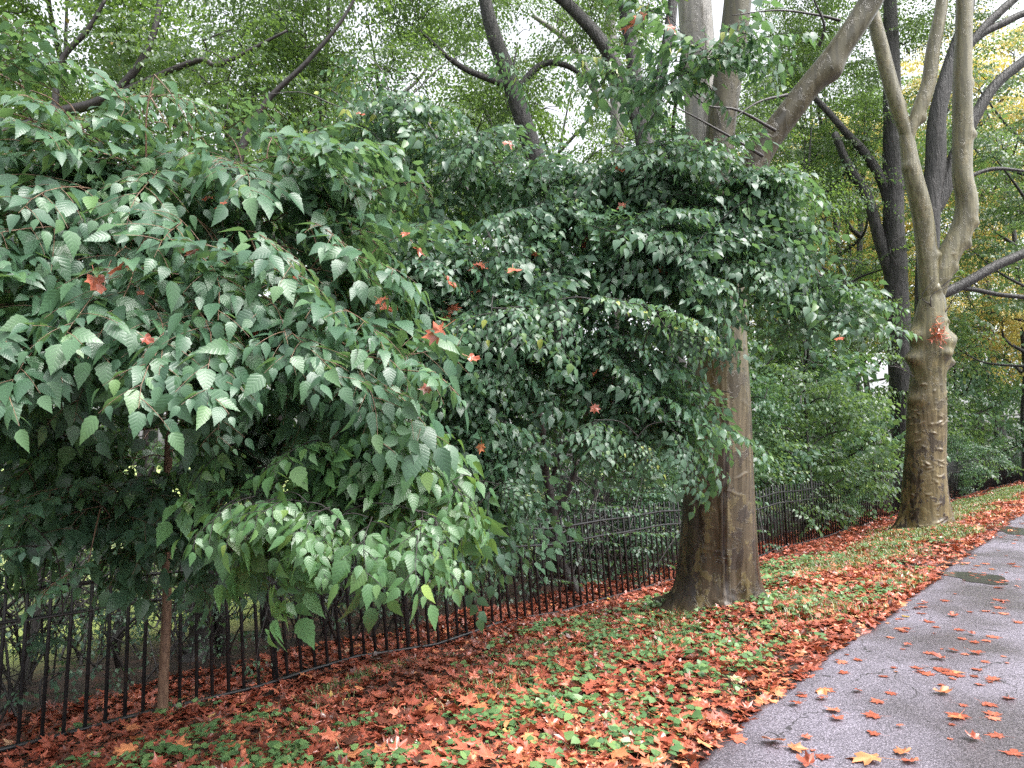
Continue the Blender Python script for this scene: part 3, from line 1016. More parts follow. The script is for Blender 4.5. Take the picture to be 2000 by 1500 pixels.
def flare_b(th, h, r):
    o = np.exp(-h / 0.2) * 0.2 * (1 + 0.65 * np.cos(5 * th + 1.5) + .3 * np.cos(7 * th)) + np.exp(-h / 0.6) * 0.03 + nb_(th, h, r)
    for hc, tc, tw_, hw, am in BUL:
        am = am * 1.35
        dt = (th - tc + PI) % (2 * PI) - PI
        o = o + am * np.exp(-(dt / tw_) ** 2) * np.exp(-((h - hc) / hw) ** 2)
    dt = (th - 0.85 + PI) % (2 * PI) - PI
    o = o - 0.09 * np.exp(-(dt / 0.14) ** 2) * np.exp(-((h - px_h(626)) / 0.05) ** 2)
    return o


rowsB = [(1806, None), (1806, 1000), (1807, 900), (1810, 800), (1812, 740), (1814, 690), (1815, 640), (1820, 590), (1822, 540)]
ptsB = [pb + np.array([0, 0, -0.12])] + [P(x, y, db) for x, y in rowsB[1:]]
LB = np.concatenate([[0], np.cumsum(np.linalg.norm(np.diff(np.array(ptsB), axis=0), axis=1))])
k_px = db / FPX
plane_trunk("trunk", ptsB, np.array([84, 82, 74, 68, 62, 66, 62, 48, 24]) * k_px / 2, LB / LB[-1], flare_b, M['plane_b'], pl2, pb, 110, 0.014, ridges(31, 95, 3.2, 0.03, 0.0, 0.15))
pB = lambda x, y, dz=0.0: P(x, y, db + dz)
nl = soft_noise(22, 0.07, 0.8, 2)


def knobs(lst):
    def f(th, h, r):
        o = nl(th, h, r)
        for hc, tc, am in lst:
            dt = (th - tc + PI) % (2 * PI) - PI
            o = o + am * np.exp(-(dt / 0.7) ** 2) * np.exp(-((h - hc) / 0.09) ** 2)
        return o
    return f


plane_trunk("limb", [pB(1816, 640), pB(1816, 575), pB(1811, 500), pB(1800, 420), pB(1783, 335), pB(1770, 262), pB(1768, 235)], np.array([26, 40, 37, 36, 35, 24, 8]) * k_px / 2, [0, .17, .36, .56, .76, .95, 1], knobs([(1.4, 1.4, 0.08), (3.2, -1.2, 0.03)]), M['plane_b'], pl2, pb, 48, 0.02, ridges(33, 12, 2.2, 0.01, 0, 0.4))
plane_trunk("limb", [pB(1777, 305), pB(1770, 265), pB(1752, 205), pB(1727, 120), pB(1706, 30), pB(1688, -70), pB(1660, -220), pB(1640, -420)], np.array([20, 29, 26, 24, 22, 21, 17, 8]) * k_px / 2, np.linspace(0, 1, 8), knobs([(1.0, 1.5, 0.03)]), M['plane_b'], pl2, pb, 40, 0.03, ridges(34, 12, 3, 0.012, 0, 0.2))
plane_trunk("limb", [pB(1775, 305), pB(1776, 262), pB(1791, 225), pB(1813, 165), pB(1822, 95), pB(1841, 0), pB(1850, -150), pB(1870, -400)], np.array([18, 28, 25, 23, 22, 20, 16, 8]) * k_px / 2, np.linspace(0, 1, 8), knobs([(0.8, 1.4, 0.07)]), M['plane_b'], pl2, pb, 40, 0.03, ridges(35, 12, 3, 0.012, 0, 0.2))
plane_trunk("limb", [pB(1818, 650), pB(1826, 575), pB(1850, 505), pB(1878, 445), pB(1888, 395), pB(1881, 330), pB(1879, 200), pB(1882, 80), pB(1885, -80), pB(1880, -280), pB(1870, -520)], np.array([26, 42, 40, 36, 34, 31, 30, 30, 27, 20, 8]) * k_px / 2, np.linspace(0, 1, 11),
            knobs([(1.9, 1.5, 0.09), (2.3, 1.3, 0.06), (1.35, 1.4, 0.06), (4.0, 1.5, 0.08), (5.0, 1.5, 0.05)]), M['plane_b'], pl2, pb, 48, 0.02, ridges(36, 30, 6, 0.013, 0, 0.2))
for pts in ([(1838, 622), (1880, 560), (1930, 520)], [(1838, 560), (1870, 540), (1895, 560)], [(1828, 600), (1800, 580), (1830, 540)], [(1780, 728), (1750, 712), (1725, 690)], [(1784, 735), (1755, 718), (1738, 715)], [(1824, 620), (1818, 580), (1850, 560), (1900, 545)]):
    c = catmull([pB(x, y, -0.2 - 0.05 * k_) for k_, (x, y) in enumerate(pts)], 5)
    tw = Acc(); tube(tw, c, np.linspace(0.012, 0.004, len(c)), 5)
    obj("twig", tw.mesh("twig", pb), M['bark_black'], pl2)
# shreds of dead orange leaves on the knobs
tf = Acc(); rg = np.random.default_rng(5)
cpos = pB(1832, 650, -0.40)
n = 90
pos = cpos + rg.normal(0, 1, (n, 3)) * np.array([0.06, 0.03, 0.12])
Rm = np.array([frame_from(rg.normal(size=3) + np.array([0, -0.6, -0.3]), rg.normal(size=3)) for _ in range(n)])
stamp(tf, leaf_simple(0.1, 0.3), pos, Rm, rg.uniform(0.08, 0.16, n), rg.uniform(0.6, 0.85, n))
tag(obj("dead_leaf_tuft", tf.mesh("leaves", cpos), M['litter'], None, cpos), "ragged tuft of orange dead leaf shreds clinging to the knobbly plane trunk", "leaf tuft")

# ---------------------------------------------------------------- big leaved sapling in front of the fence (left)
bvh_src = []


def finish(plant, t, origin, mats, names=("foliage", "twigs"), bvh=False):
    if bvh: bvh_src.append((np.concatenate(plant.fol.V), [a.copy() for a in plant.fol.T], [a.copy() for a in plant.fol.Q]))
    ac = plant.fol.join(plant.br)
    obj(names[0], ac.with_mats(ac.mesh(names[0], origin), mats), None, t)


ps, ds = hit(318, 1396)
print("sapling depth", ds)
ps = P(318, 1396, ds)
sapA = thing("sapling_tree", "broad leaved sapling on a slim brown stem pressed against the iron fence", "tree", ps)
sp_pts = [ps + np.array([0, 0, -0.05]), P(322, 1270, ds), P(326, 1150, ds), P(322, 1000, ds - 0.05), P(331, 860, ds - 0.05), P(333, 740, ds - 0.05), P(322, 650, ds), P(330, 480, ds + 0.05), P(340, 330, ds + 0.1)]
a, skA = stem(sp_pts, [0.04, 0.036, 0.034, 0.031, 0.028, 0.026, 0.022, 0.016, 0.008], 14, 8, soft_noise(4, 0.12, 1.5, 3))
obj("stem", a.mesh("stem", ps), M['bark_sapling'], sapA)
PA = Plant(101, 0.122, 0.66, LEAF_BIG, 9, 0.7, 0.2, 0.5, 0.5, 12)
PA.skeleton(skA[10:])


def stem_gap(p):       # nothing hangs right in front of the bare lengths of stem
    v = p - CAMP; f = float(v @ FWD)
    if f > ds + .25: return False
    px, py = 1000 + FPX * float(v @ RIGHT) / f, 750 - FPX * float(v @ UP) / f
    return (265 < px < 400 and 720 < py < 960) or (240 < px < 400 and py > 1120)


PA.clear = stem_gap
side = Acc()
for pts, r_ in ([[(333, 790, 0), (390, 765, -.3), (450, 740, -.6)], .012], [[(331, 700, 0), (250, 600, -.5), (160, 560, -1.0)], .014], [[(325, 660, 0), (450, 600, -.4), (560, 590, -.8)], .014],
                [[(326, 560, 0), (210, 440, -.3), (140, 350, -.5), (60, 290, -.6)], .015], [[(328, 500, 0), (480, 410, -.2), (620, 380, -.3)], .014], [[(331, 830, 0), (200, 850, -.1), (60, 860, -.3)], .011],
                [[(323, 1080, 0), (250, 1060, -.3), (160, 1050, -.5)], .011], [[(322, 1050, 0), (300, 1070, -.2), (285, 1010, -.3)], .012], [[(331, 880, 0), (450, 870, 0), (560, 850, -.1)], .011],
                [[(335, 420, 0), (260, 290, -.2), (300, 170, -.4)], .01], [[(335, 600, 0), (560, 660, -.7), (720, 690, -.9)], .013]):
    c = catmull([P(x, y, ds + z) for x, y, z in pts], 6)
    side = Acc(); tube(side, c, np.linspace(r_, 0.005, len(c)), 6); PA.skeleton(c)
    obj("branch", side.mesh("branch", ps), M['bark_sapling'], sapA)
trk = P(326, 800, ds)
for (px, py, d, rx, ry, rz, n, bias) in [(170, 420, 4.5, 1.15, .7, .55, 36, .0), (30, 350, 4.4, .8, .6, .35, 12, .05), (300, 890, 5.5, .8, .35, .5, 16, .05), (80, 930, 5.4, .6, .3, .4, 10, .05), (540, 400, 5.0, .85, .7, .5, 30, .0), (120, 610, 4.1, .85, .55, .33, 24, .05), (420, 640, 4.2, .7, .5, .3, 18, .02),
                                         (640, 560, 4.7, .5, .5, .4, 12, 0), (720, 710, 4.2, .42, .4, .22, 11, .03), (50, 860, 4.8, .65, .6, .4, 15, -.1), (500, 850, 5.0, .6, .5, .4, 13, -.1), (620, 840, 5.1, .5, .4, .35, 10, -.05), (150, 1010, 4.6, .75, .4, .2, 10, -.1),
                                         (360, 1010, 4.9, .5, .3, .3, 10, -.1), (-250, 700, 4.5, .9, .7, .9, 24, 0)]:
    PA.blob(P(px, py, d), (rx, ry, rz * 1.25), int(n * 1.38), trk, 0.5, 0.4, 1.0, bias, pitch=-.36)
# sprays that reach out towards the path, where the photo shows each one
for (px, py, d, yaw, sc, bias) in [(120, 560, 4.0, -100, 1.0, .05), (210, 570, 3.9, -80, 1.0, .05), (60, 590, 3.8, -120, 1.1, .05), (300, 590, 3.9, -60, 1.0, .05), (430, 690, 3.9, -70, .9, .05), (445, 740, 3.9, -85, .6, 0), (500, 570, 4.0, -40, 1.0, 0),
                                   (620, 650, 4.0, -30, .9, .05), (700, 700, 3.9, -60, .8, .02), (560, 640, 3.9, -50, .9, .0), (50, 220, 4.2, -50, .8, 0), (300, 150, 4.3, 20, .9, .25), (240, 480, 4.1, -70, 1.1, .03), (340, 420, 4.2, -60, 1.1, .0),
                                   (120, 440, 4.0, -100, 1.1, .03), (480, 450, 4.2, -40, 1, 0), (600, 430, 4.5, -30, 1, 0), (50, 660, 3.9, -95, 1.0, .0), (230, 650, 4.1, -90, .9, 0), (170, 1110, 4.3, -100, .6, -.05), (385, 1150, 4.4, -60, .35, -.05), (20, 620, 3.7, -100, 1.1, .05), (160, 640, 3.8, -95, 1, .05), (330, 640, 3.8, -75, 1, .03), (390, 600, 3.9, -60, 1, .05), (270, 520, 4.0, -80, 1.1, .04), (80, 510, 3.9, -110, 1.1, .02), (400, 500, 4.1, -60, 1, .02), (180, 370, 4.2, -80, 1.1, .04), (20, 380, 4.0, -110, 1.1, .02), (520, 520, 4.2, -40, 1, .02), (640, 500, 4.5, -30, 1, .02), (660, 600, 4.1, -40, .9, .04), (780, 720, 3.9, -40, .8, .04), (300, 330, 4.4, -70, 1.1, .05), (450, 330, 4.7, -60, 1.1, .05), (560, 300, 4.9, -50, 1.1, .06), (90, 760, 4.1, -100, 1, -.05)]:
    PA.put(P(px, py, d), math.radians(yaw), RNG.normal(-.42, .2), RNG.normal(0, .3), sc, bias)
for (px, py, d, yaw, sc, bias) in [(200, 280, 4.7, -150, .8, .08), (330, 250, 4.9, 60, .8, .1), (430, 250, 5.1, -20, .8, .1), (520, 270, 5.1, 30, .8, .08), (620, 300, 5.2, 0, .8, .06), (90, 260, 4.5, 170, .8, .08), (20, 220, 4.4, -160, .8, .08), (260, 330, 4.4, -110, .8, .06), (690, 380, 5.0, -10, .8, .04), (740, 480, 4.8, -10, .8, .04), (560, 350, 4.7, -40, .8, .06), (150, 230, 5.0, 120, .8, .15), (40, 170, 4.6, -60, .8, .06), (120, 190, 4.6, -120, .8, .06), (210, 200, 4.8, -40, .7, .1), (-30, 130, 4.5, 0, .8, .06), (290, 190, 4.9, 0, .7, .1)]:
    PA.put(P(px, py, d), math.radians(yaw), RNG.normal(.3, .2), RNG.normal(0, .4), sc, bias)      # loose shoots along the top
PA.connect(0.005, 0.004)
finish(PA, sapA, ps, (M['leaf_big'], M['bark_sapling']), bvh=True)

# ---------------------------------------------------------------- low bright bush (centre left)
pbsh, dbsh = hit(800, 1262)
bush = thing("hazel_bush", "low bright green bush with large toothed leaves hanging before the fence", "bush", pbsh)
a, skB = stem([pbsh, P(790, 1150, dbsh - .1), P(778, 985, dbsh - .4), P(745, 940, dbsh - .7), P(700, 930, dbsh - 1.1)], [0.022, 0.018, 0.015, 0.012, 0.006], 8, 6)
obj("stem", a.mesh("stem", pbsh), M['bark_black'], bush)
PB = Plant(202, 0.132, 0.52, LEAF_BIG, 7, 0.7, 0.32, 0.6, 0.5, 10)
PB.skeleton(skB[8:])
side = Acc()
for pts in ([(780, 990, -.3), (820, 950, -.6), (870, 900, -.9)], [(775, 980, -.4), (640, 940, -1.0), (520, 960, -1.4)], [(770, 970, -.5), (720, 1010, -1.3), (680, 1080, -1.8)], [(782, 1000, -.3), (850, 1020, -1.1), (880, 1130, -1.7)]):
    c = catmull([P(x, y, dbsh + z) for x, y, z in pts], 6)
    side = Acc(); tube(side, c, np.linspace(.01, .004, len(c)), 6); PB.skeleton(c)
    obj("branch", side.mesh("branch", pbsh), M['bark_black'], bush)
trkB = P(780, 960, dbsh)
for (px, py, d, rx, ry, rz, n) in [(650, 970, 4.2, .42, .4, .22, 14), (800, 920, 4.2, .4, .35, .2, 12), (540, 1010, 4.0, .35, .3, .18, 9), (650, 1030, 3.9, .4, .3, .14, 8), (860, 990, 4.2, .3, .3, .25, 7), (780, 1030, 3.9, .3, .3, .16, 7)]:
    PB.blob(P(px, py - 30, d), (rx, ry, rz * 1.2), n, trkB, 0.5, 0.4, .9, .0, pitch=-.4)
for (px, py, d, yaw, sc) in [(500, 1010, 3.7, -130, .7), (470, 1010, 3.8, -140, .55), (650, 1090, 3.6, -90, .5), (870, 1120, 3.6, -80, .45), (655, 1060, 3.7, -90, .6), (820, 1040, 3.7, -80, .6), (590, 1020, 3.7, -110, .7), (560, 1000, 3.7, -130, .7), (640, 1030, 3.6, -95, .65), (720, 1050, 3.6, -80, .8), (800, 1060, 3.6, -70, .8), (850, 1050, 3.7, -75, .6), (880, 980, 3.9, -50, .6), (780, 880, 4.1, -60, .8), (470, 900, 4.0, -150, .7), (620, 900, 4.0, -110, .8)]:
    PB.put(P(px, py - 40, d), math.radians(yaw), RNG.normal(-.3, .15), RNG.normal(0, .2), sc, .08)
PB.connect(0.004, 0.003)
finish(PB, bush, pbsh, (M['leaf_bright'], M['bark_black']), bvh=True)

# ---------------------------------------------------------------- arching elm-like tree (centre), rooted behind the fence
fx, fy = xy(8.3, QF + 0.5)
pc = np.array([fx, fy, float(ground(fx, fy))])
_, dc = hit(1086, 1190)
dc = float(np.dot(pc - CAMP, FWD))
sx = 1000 + FPX * pc[0] / dc
print("elm depth", dc, sx)
elm = thing("elm_tree", "dark forked tree behind the fence arching dense small green leaves over the verge", "tree", pc)
a, skC = stem([pc + np.array([0, 0, -.1]), P(1085, 1080, dc), P(1080, 1000, dc), P(1066, 930, dc - .1), P(1064, 870, dc - .3), P(1040, 760, dc - .7), P(1010, 600, dc - 1.2), P(960, 480, dc - 1.6), P(900, 350, dc - 1.8), P(830, 230, dc - 1.8)],
              [.095, .085, .08, .065, .06, .055, .05, .04, .028, .012], 12, 8, soft_noise(5, .12, 1.2, 3))
obj("trunk", a.mesh("trunk", pc), M['bark_black'], elm)
PC = Plant(303, 0.08, 0.72, LEAF_MID, 11, 0.75, 0.26, 0.54, 0.52, 12)
PC.skeleton(skC[30:])
for pts, r_ in ([[(1082, 1010, 0), (1120, 930, -.1), (1125, 860, -.3), (1150, 800, -.6), (1200, 700, -1.2), (1300, 560, -2.0), (1400, 440, -2.6)], .05],
                [[(1072, 950, 0), (1100, 880, -.3), (1140, 840, -.7), (1210, 800, -1.5), (1290, 830, -2.6)], .03], [[(1040, 760, -.7), (1120, 640, -1.6), (1200, 590, -2.6), (1310, 630, -3.4)], .03], [[(1015, 620, -1.2), (940, 640, -2.2), (880, 660, -3.0)], .025],
                [[(960, 480, -1.6), (1100, 420, -2.2), (1250, 350, -2.6)], .03], [[(1300, 560, -2.0), (1460, 470, -2.8), (1580, 520, -3.0), (1680, 610, -2.9)], .022], [[(900, 350, -1.8), (820, 350, -2.2), (740, 250, -2.4), (640, 170, -2.4)], .022],
                [[(1040, 780, -.7), (960, 830, -2.0), (930, 940, -3.2)], .02], [[(1400, 440, -2.6), (1420, 560, -3.0), (1400, 680, -3.1)], .015], [[(880, 500, -2.2), (830, 370, -2.4), (770, 290, -2.4), (735, 240, -2.3)], .02]):
    c = catmull([P(x, y, dc + z) for x, y, z in pts], 7)
    a = Acc(); tube(a, c, np.linspace(r_, 0.006, len(c)), 8); PC.skeleton(c)
    obj("limb", a.mesh("limb", pc), M['bark_black'], elm)
trkC = P(1080, 800, dc)
for (px, py, d, rx, ry, rz, n, bias) in [(940, 330, 6.9, .9, .7, .4, 22, .05), (760, 250, 6.9, .7, .6, .5, 15, .12), (1130, 380, 6.6, .9, .7, .35, 24, .02), (1320, 340, 6.3, .75, .6, .3, 22, .05), (1480, 380, 6.2, .5, .45, .3, 14, .03), (1080, 500, 6.2, 1.1, .7, .4, 30, 0),
                                         (1330, 480, 6.0, .8, .5, .4, 26, -.02), (830, 560, 6.1, .75, .6, .5, 26, -.03), (1530, 470, 6.2, .35, .4, .22, 8, .03), (1610, 545, 6.3, .3, .3, .15, 4, .05), (1650, 600, 6.4, .15, .3, .12, 2, .05), (960, 640, 5.9, .7, .5, .4, 22, -.02), (1180, 690, 6.1, .8, .5, .35, 22, -.05),
                                         (1360, 580, 6.0, .35, .4, .22, 7, -.03), (930, 760, 5.8, .5, .4, .4, 16, -.02), (960, 900, 5.6, .35, .3, .4, 13, -.02), (950, 970, 5.5, .26, .25, .15, 4, 0), (1240, 800, 6.0, .5, .4, .2, 12, 0), (1350, 790, 5.9, .25, .3, .14, 5, .0), (700, 480, 6.3, .5, .5, .6, 16, -.05), (740, 700, 6.3, .5, .4, .5, 12, -.1)]:
    PC.blob(P(px, py, d), (rx, ry, rz * 1.25), int(n * 1.55 + 1), trkC, 0.5, 0.4, 1.0, bias, pitch=-.48)
# the long bright arch in front, the hanging tails and the twigs that stick out
for (px, py, d, yaw, sc, bias) in [(960, 610, 5.2, -140, .7, .15), (1020, 600, 5.2, -100, .7, .12), (1090, 585, 5.2, -90, .8, .12), (1150, 585, 5.2, -60, .7, .12), (1210, 595, 5.2, -30, .8, .2), (1280, 610, 5.1, -20, .6, .3), (1310, 640, 5.1, -60, .5, .2), (1160, 820, 5.5, -90, .8, .05), (1240, 860, 5.6, -80, .5, .25), (1350, 830, 5.5, -30, .8, 0), (1300, 830, 5.6, -60, .8, 0),
                                   (1640, 600, 6.4, 0, .7, .1), (1600, 560, 6.2, -20, .7, .1), (1640, 570, 6.5, -20, .7, .1), (970, 940, 5.3, -60, .5, .05), (640, 200, 6.6, 100, .8, .3), (490, 190, 6.4, 90, .7, .35), (940, 90, 7.4, 10, .9, .1), (720, 110, 7, 150, .8, .2)]:
    PC.put(P(px, py, d), math.radians(yaw), RNG.normal(-.35, .2), RNG.normal(0, .3), sc, bias)
PC.connect(0.005, 0.003)
finish(PC, elm, pc, (M['leaf_mid'], M['bark_black']), bvh=True)

# leafy spray hanging in front of the stout plane's stems, part of a second arching tree rooted behind it
fx, fy = xy(12.2, QF + 0.6)
pd = np.array([fx, fy, float(ground(fx, fy))])
dd_ = float(np.dot(pd - CAMP, FWD))
sxd = 1000 + FPX * pd[0] / dd_
el2 = thing("elm_tree", "slender leafy tree rising behind the stout plane and hanging over its pale stems", "tree", pd)
a, skD = stem([pd, P(sxd - 40, 900, dd_), P(sxd - 80, 700, dd_ - .4), P(1400, 500, dd_ - 1.5), P(1320, 300, dd_ - 3), P(1330, 150, dd_ - 5), P(1350, 110, dd_ - 6)], [.06, .055, .05, .042, .03, .018, .008], 8, 7)
obj("trunk", a.mesh("trunk", pd), M['bark_black'], el2)
PD = Plant(404, 0.10, 0.6, LEAF_MID, 8, .5, .6, .62, .5, 6)
PD.skeleton(skD[12:])
for (px, py, d, rx, ry, rz, n, bias) in [(1380, 130, 6.3, .55, .4, .2, 13, .1), (1300, 190, 6.6, .3, .3, .3, 7, .05), (1460, 80, 6.2, .35, .3, .15, 6, .15), (1180, 150, 7.6, .6, .5, .5, 8, .25), (1600, 700, 11.5, .8, .6, .9, 0, .1), (1260, 60, 7, .5, .4, .3, 6, .2)]:
    PD.blob(P(px, py, d), (rx, ry, rz), n, P(1330, 250, 8), .4, .3, 1, bias)
PD.connect(.005, .003)
finish(PD, el2, pd, (M['leaf_mid'], M['bark_black']), bvh=True)

# ---------------------------------------------------------------- woodland behind the fence
def crown_mesh(seed, leaf, n_blob, rad, h0, h1, sprays, tmpl=LEAF_SMALL, L=1.3, twigs=12, gap=0.75, trunk=True, rtrunk=0.16, lean=0.0, bias=0.0, leaf_droop=0.6, mleaf=None):
    """generic tree in its own space: a trunk with limbs, and a crown of leaf sprays round the limb ends"""
    rg = np.random.default_rng(seed)
    pl = Plant(seed, leaf, L, tmpl, twigs, 0.5, leaf_droop, gap, 0.55, 6)
    tk = Acc()
    top = np.array([lean * h1 + rg.normal(0, .3), rg.normal(0, .3), h1 * 0.95])
    tp = catmull([(0, 0, -0.3), (lean * h0 * .5 + rg.normal(0, .08), rg.normal(0, .08), h0 * .5), (lean * h0 + rg.normal(0, .15), rg.normal(0, .15), h0 * 1.1), (top * 0.75 + rg.normal(0, .2, 3)), top], 8)
    tube(tk, tp, np.interp(np.linspace(0, 1, len(tp)), [0, .06, .5, 1], [rtrunk * 1.35, rtrunk, rtrunk * .62, .02]), 10, disp=soft_noise(seed, .1, .5, 3))
    pl.skeleton(tp[len(tp) // 2:])
    for k in range(n_blob):
        ang = k * 2.4 + rg.uniform(-.5, .5)
        hh = h0 + (h1 - h0) * (k + .5) / n_blob
        rr = rad * (1 - 0.45 * abs((hh - h0) / (h1 - h0) - 0.35)) * rg.uniform(.45, .8)
        st = tp[np.argmin(np.abs(tp[:, 2] - hh * 0.82))]
        c = np.array([st[0] + math.cos(ang) * rr, st[1] + math.sin(ang) * rr, hh])
        m1 = st * .45 + c * .55 + np.array([0, 0, -.1 * rr]) + rg.normal(0, .12 * rr, 3)
        lp = catmull([st, m1, c], 6)
        tube(tk, lp, np.linspace(rtrunk * .42, .014, len(lp)), 6)
        pl.skeleton(lp[2:])
        b = rad * rg.uniform(.38, .55)
        pl.blob(c, (b, b, b * .6), max(1, sprays // n_blob), tp[len(tp) // 2], .4, .25, 1, bias + rg.normal(0, .07), False)
    pl.connect(0.012, .008, 3, .8)
    tr_me = tk.mesh("trunk")
    ac = pl.fol.join(pl.br)
    cr_me = ac.with_mats(ac.mesh("crown"), [mleaf or M['leaf_wood'], M['bark_black']])
    return tr_me, cr_me


TREE = [crown_mesh(501, .085, 11, 3.3, 3.8, 12.5, 200, rtrunk=.17), crown_mesh(502, .085, 12, 3.0, 3.6, 13.5, 190, rtrunk=.15, lean=.05), crown_mesh(503, .09, 10, 3.6, 3.6, 12.0, 200, rtrunk=.2, lean=-.06), crown_mesh(504, .11, 9, 3.0, 3.4, 10.5, 170, rtrunk=.12, bias=.1)]
SHRUB = [crown_mesh(601, .10, 9, 1.6, .5, 3.4, 95, L=.9, twigs=9, rtrunk=.05, leaf_droop=.8), crown_mesh(602, .11, 9, 1.8, .5, 3.0, 95, L=.9, twigs=9, rtrunk=.045, leaf_droop=.8), crown_mesh(603, .075, 8, 1.3, .5, 2.6, 70, L=.9, twigs=9, rtrunk=.04)]
# copies of each set of meshes for the fresh green and the golden leaves
def recoloured(meshes, mat):
    c = meshes[1].copy(); c.materials[0] = mat
    return meshes[0], c


for tset in TREE: tset[0].materials.append(M['bark'])
for tset in SHRUB:
    tset[0].materials.append(M['bark_black']); tset[1].materials[0] = M['leaf_mid']
TREE_FRESH = [recoloured(t_, M['leaf_fresh']) for t_ in TREE]
TREE_GOLD = [recoloured(t_, M['leaf_gold']) for t_ in TREE]
SHRUB_FRESH = [recoloured(t_, M['leaf_fresh']) for t_ in SHRUB]


def plant_tree(meshes, x, y, rz, sc, name, label, cat, group, with_trunk=True, zoff=0.0):
    z = float(ground(x, y)) + zoff
    t = thing(name, label, cat, (x, y, z), group)
    t.rotation_euler[2] = rz
    t.scale = (sc, sc, sc)
    if with_trunk: obj("trunk", meshes[0], None, t)
    obj("crown", meshes[1], None, t)
    return t


def at_px(px, d):
    x = (px - 1000) / FPX * d
    return x, d


# trunks the photo shows one by one: polylines in photo pixels with a depth, a crown on each
def hero(name, label, d, lines, mat, crowns, group=None, cat="tree"):
    first = lines[0][0][0]
    x, y = at_px(first[0], d)
    base = np.array([x, y, float(ground(x, y))])
    t = thing(name, label, cat, base, group)
    for k_, (pts, radii) in enumerate(lines):
        w_ = [P(px, py, d + (dz[0] if dz else 0)) for px, py, *dz in pts]
        if k_ == 0:
            w_ = [base + np.array([0, 0, -.2])] + w_
            radii = [radii[0] * 1.3] + list(radii)
        a, c = stem(w_, radii, 14 if k_ == 0 else 9, 7, soft_noise(k_ + 40, .07, .6, 3))
        obj("trunk" if k_ == 0 else "limb", a.mesh("trunk", base), mat, t)
    for (meshes, px, py, dz, sc, rz) in crowns:
        c = P(px, py, d + dz)
        zc = c[2] - 6.5 * sc
        o = obj("crown", meshes[1], None, t, (c[0] - base[0], c[1] - base[1], zc - base[2]))
        o.scale = (sc, sc, sc); o.rotation_euler[2] = rz
    return t


T0, T1, T2, T3 = TREE
hero("woodland_tree", "dark leaning trunk showing through leaves left of the paired trunks", 13.0, [([(1100, 700), (1075, 420), (1040, 290), (1000, 170), (962, 60), (935, -60), (900, -220)], [.2, .18, .17, .15, .13, .11, .06]),
     ([(1000, 170), (900, 130, -.5), (820, 60, -1)], [.07, .05, .02]), ([(1010, 170), (1060, 125, .2), (1110, 130, .3), (1150, 160, .4)], [.05, .06, .05, .03])], M['bark'], [(T0, 960, -30, 0.3, .75, 1.0)])
hero("woodland_tree", "tall dark twin trunked tree with a curving left limb behind the arching elm", 12.0, [([(1385, 1000), (1345, 800), (1290, 600), (1268, 450), (1255, 260), (1238, 130), (1218, 0), (1200, -150)], [.16, .16, .15, .15, .13, .11, .1, .06]),
     ([(1268, 300), (1225, 180), (1180, 90), (1130, 30), (1080, -15), (1000, -60)], [.12, .12, .11, .1, .09, .05]), ([(1262, 260), (1290, 150), (1310, 40), (1320, -80)], [.09, .1, .09, .06])], M['bark'], [(T1, 1180, -160, 0.5, .7, 2.2)])
hero("woodland_tree", "grey slender trunk standing far back between the dark leaning trunks", 20.0, [([(1215, 700), (1206, 250), (1196, 100), (1185, -60)], [.2, .18, .15, .1]), ([(1206, 230), (1160, 170), (1120, 90), (1040, 30)], [.1, .12, .1, .05])], M['bark_grey'], [(T2, 1150, -100, 1, 1.0, .4)])
hero("woodland_tree", "straight dark furrowed tree left of the knobbly plane with two limbs rising leftwards", 20.9, [([(1768, 850), (1756, 650), (1747, 480), (1743, 300), (1742, 120), (1735, -80)], [.36, .33, .3, .26, .22, .15]),
     ([(1748, 560), (1722, 480), (1694, 385), (1660, 330), (1630, 260)], [.2, .17, .15, .13, .1]), ([(1745, 430), (1726, 360), (1690, 300), (1655, 262), (1610, 210), (1560, 160)], [.16, .15, .13, .11, .09, .05]), ([(1748, 380), (1790, 350), (1812, 348)], [.09, .08, .06])], M['bark'], [(T1, 1640, 60, 1, 1.1, .9), (T2, 1745, -20, 2, .9, 2), (T0, 1560, 250, 1.5, .7, 3)])
hero("woodland_tree", "dark spreading tree behind the knobbly plane with limbs reaching to the right", 19.0, [([(1800, 850), (1808, 600), (1815, 420), (1826, 330), (1832, 220), (1862, 110), (1890, 20), (1900, -100)], [.28, .27, .26, .25, .22, .18, .15, .08]),
     ([(1818, 420), (1845, 370), (1868, 300), (1900, 235), (1945, 165), (2005, 115), (2080, 50)], [.2, .19, .17, .15, .14, .12, .06]), ([(1866, 120), (1895, 85), (1930, 45), (1985, -5), (2050, -60)], [.13, .12, .11, .1, .05]), ([(1880, 100), (1920, 65), (1960, 45), (2005, 25), (2080, 10)], [.11, .1, .1, .09, .05]),
     ([(1812, 585), (1860, 565), (1900, 545), (1950, 517), (2010, 490), (2100, 450)], [.14, .14, .13, .13, .12, .06]), ([(1855, 560), (1900, 565), (1950, 575), (2010, 582), (2100, 600)], [.07, .07, .06, .06, .03]), ([(1880, 350), (1940, 330), (2010, 335)], [.06, .05, .03])], M['bark'], [(TREE_FRESH[1], 1980, -60, 1.5, .8, .2)])
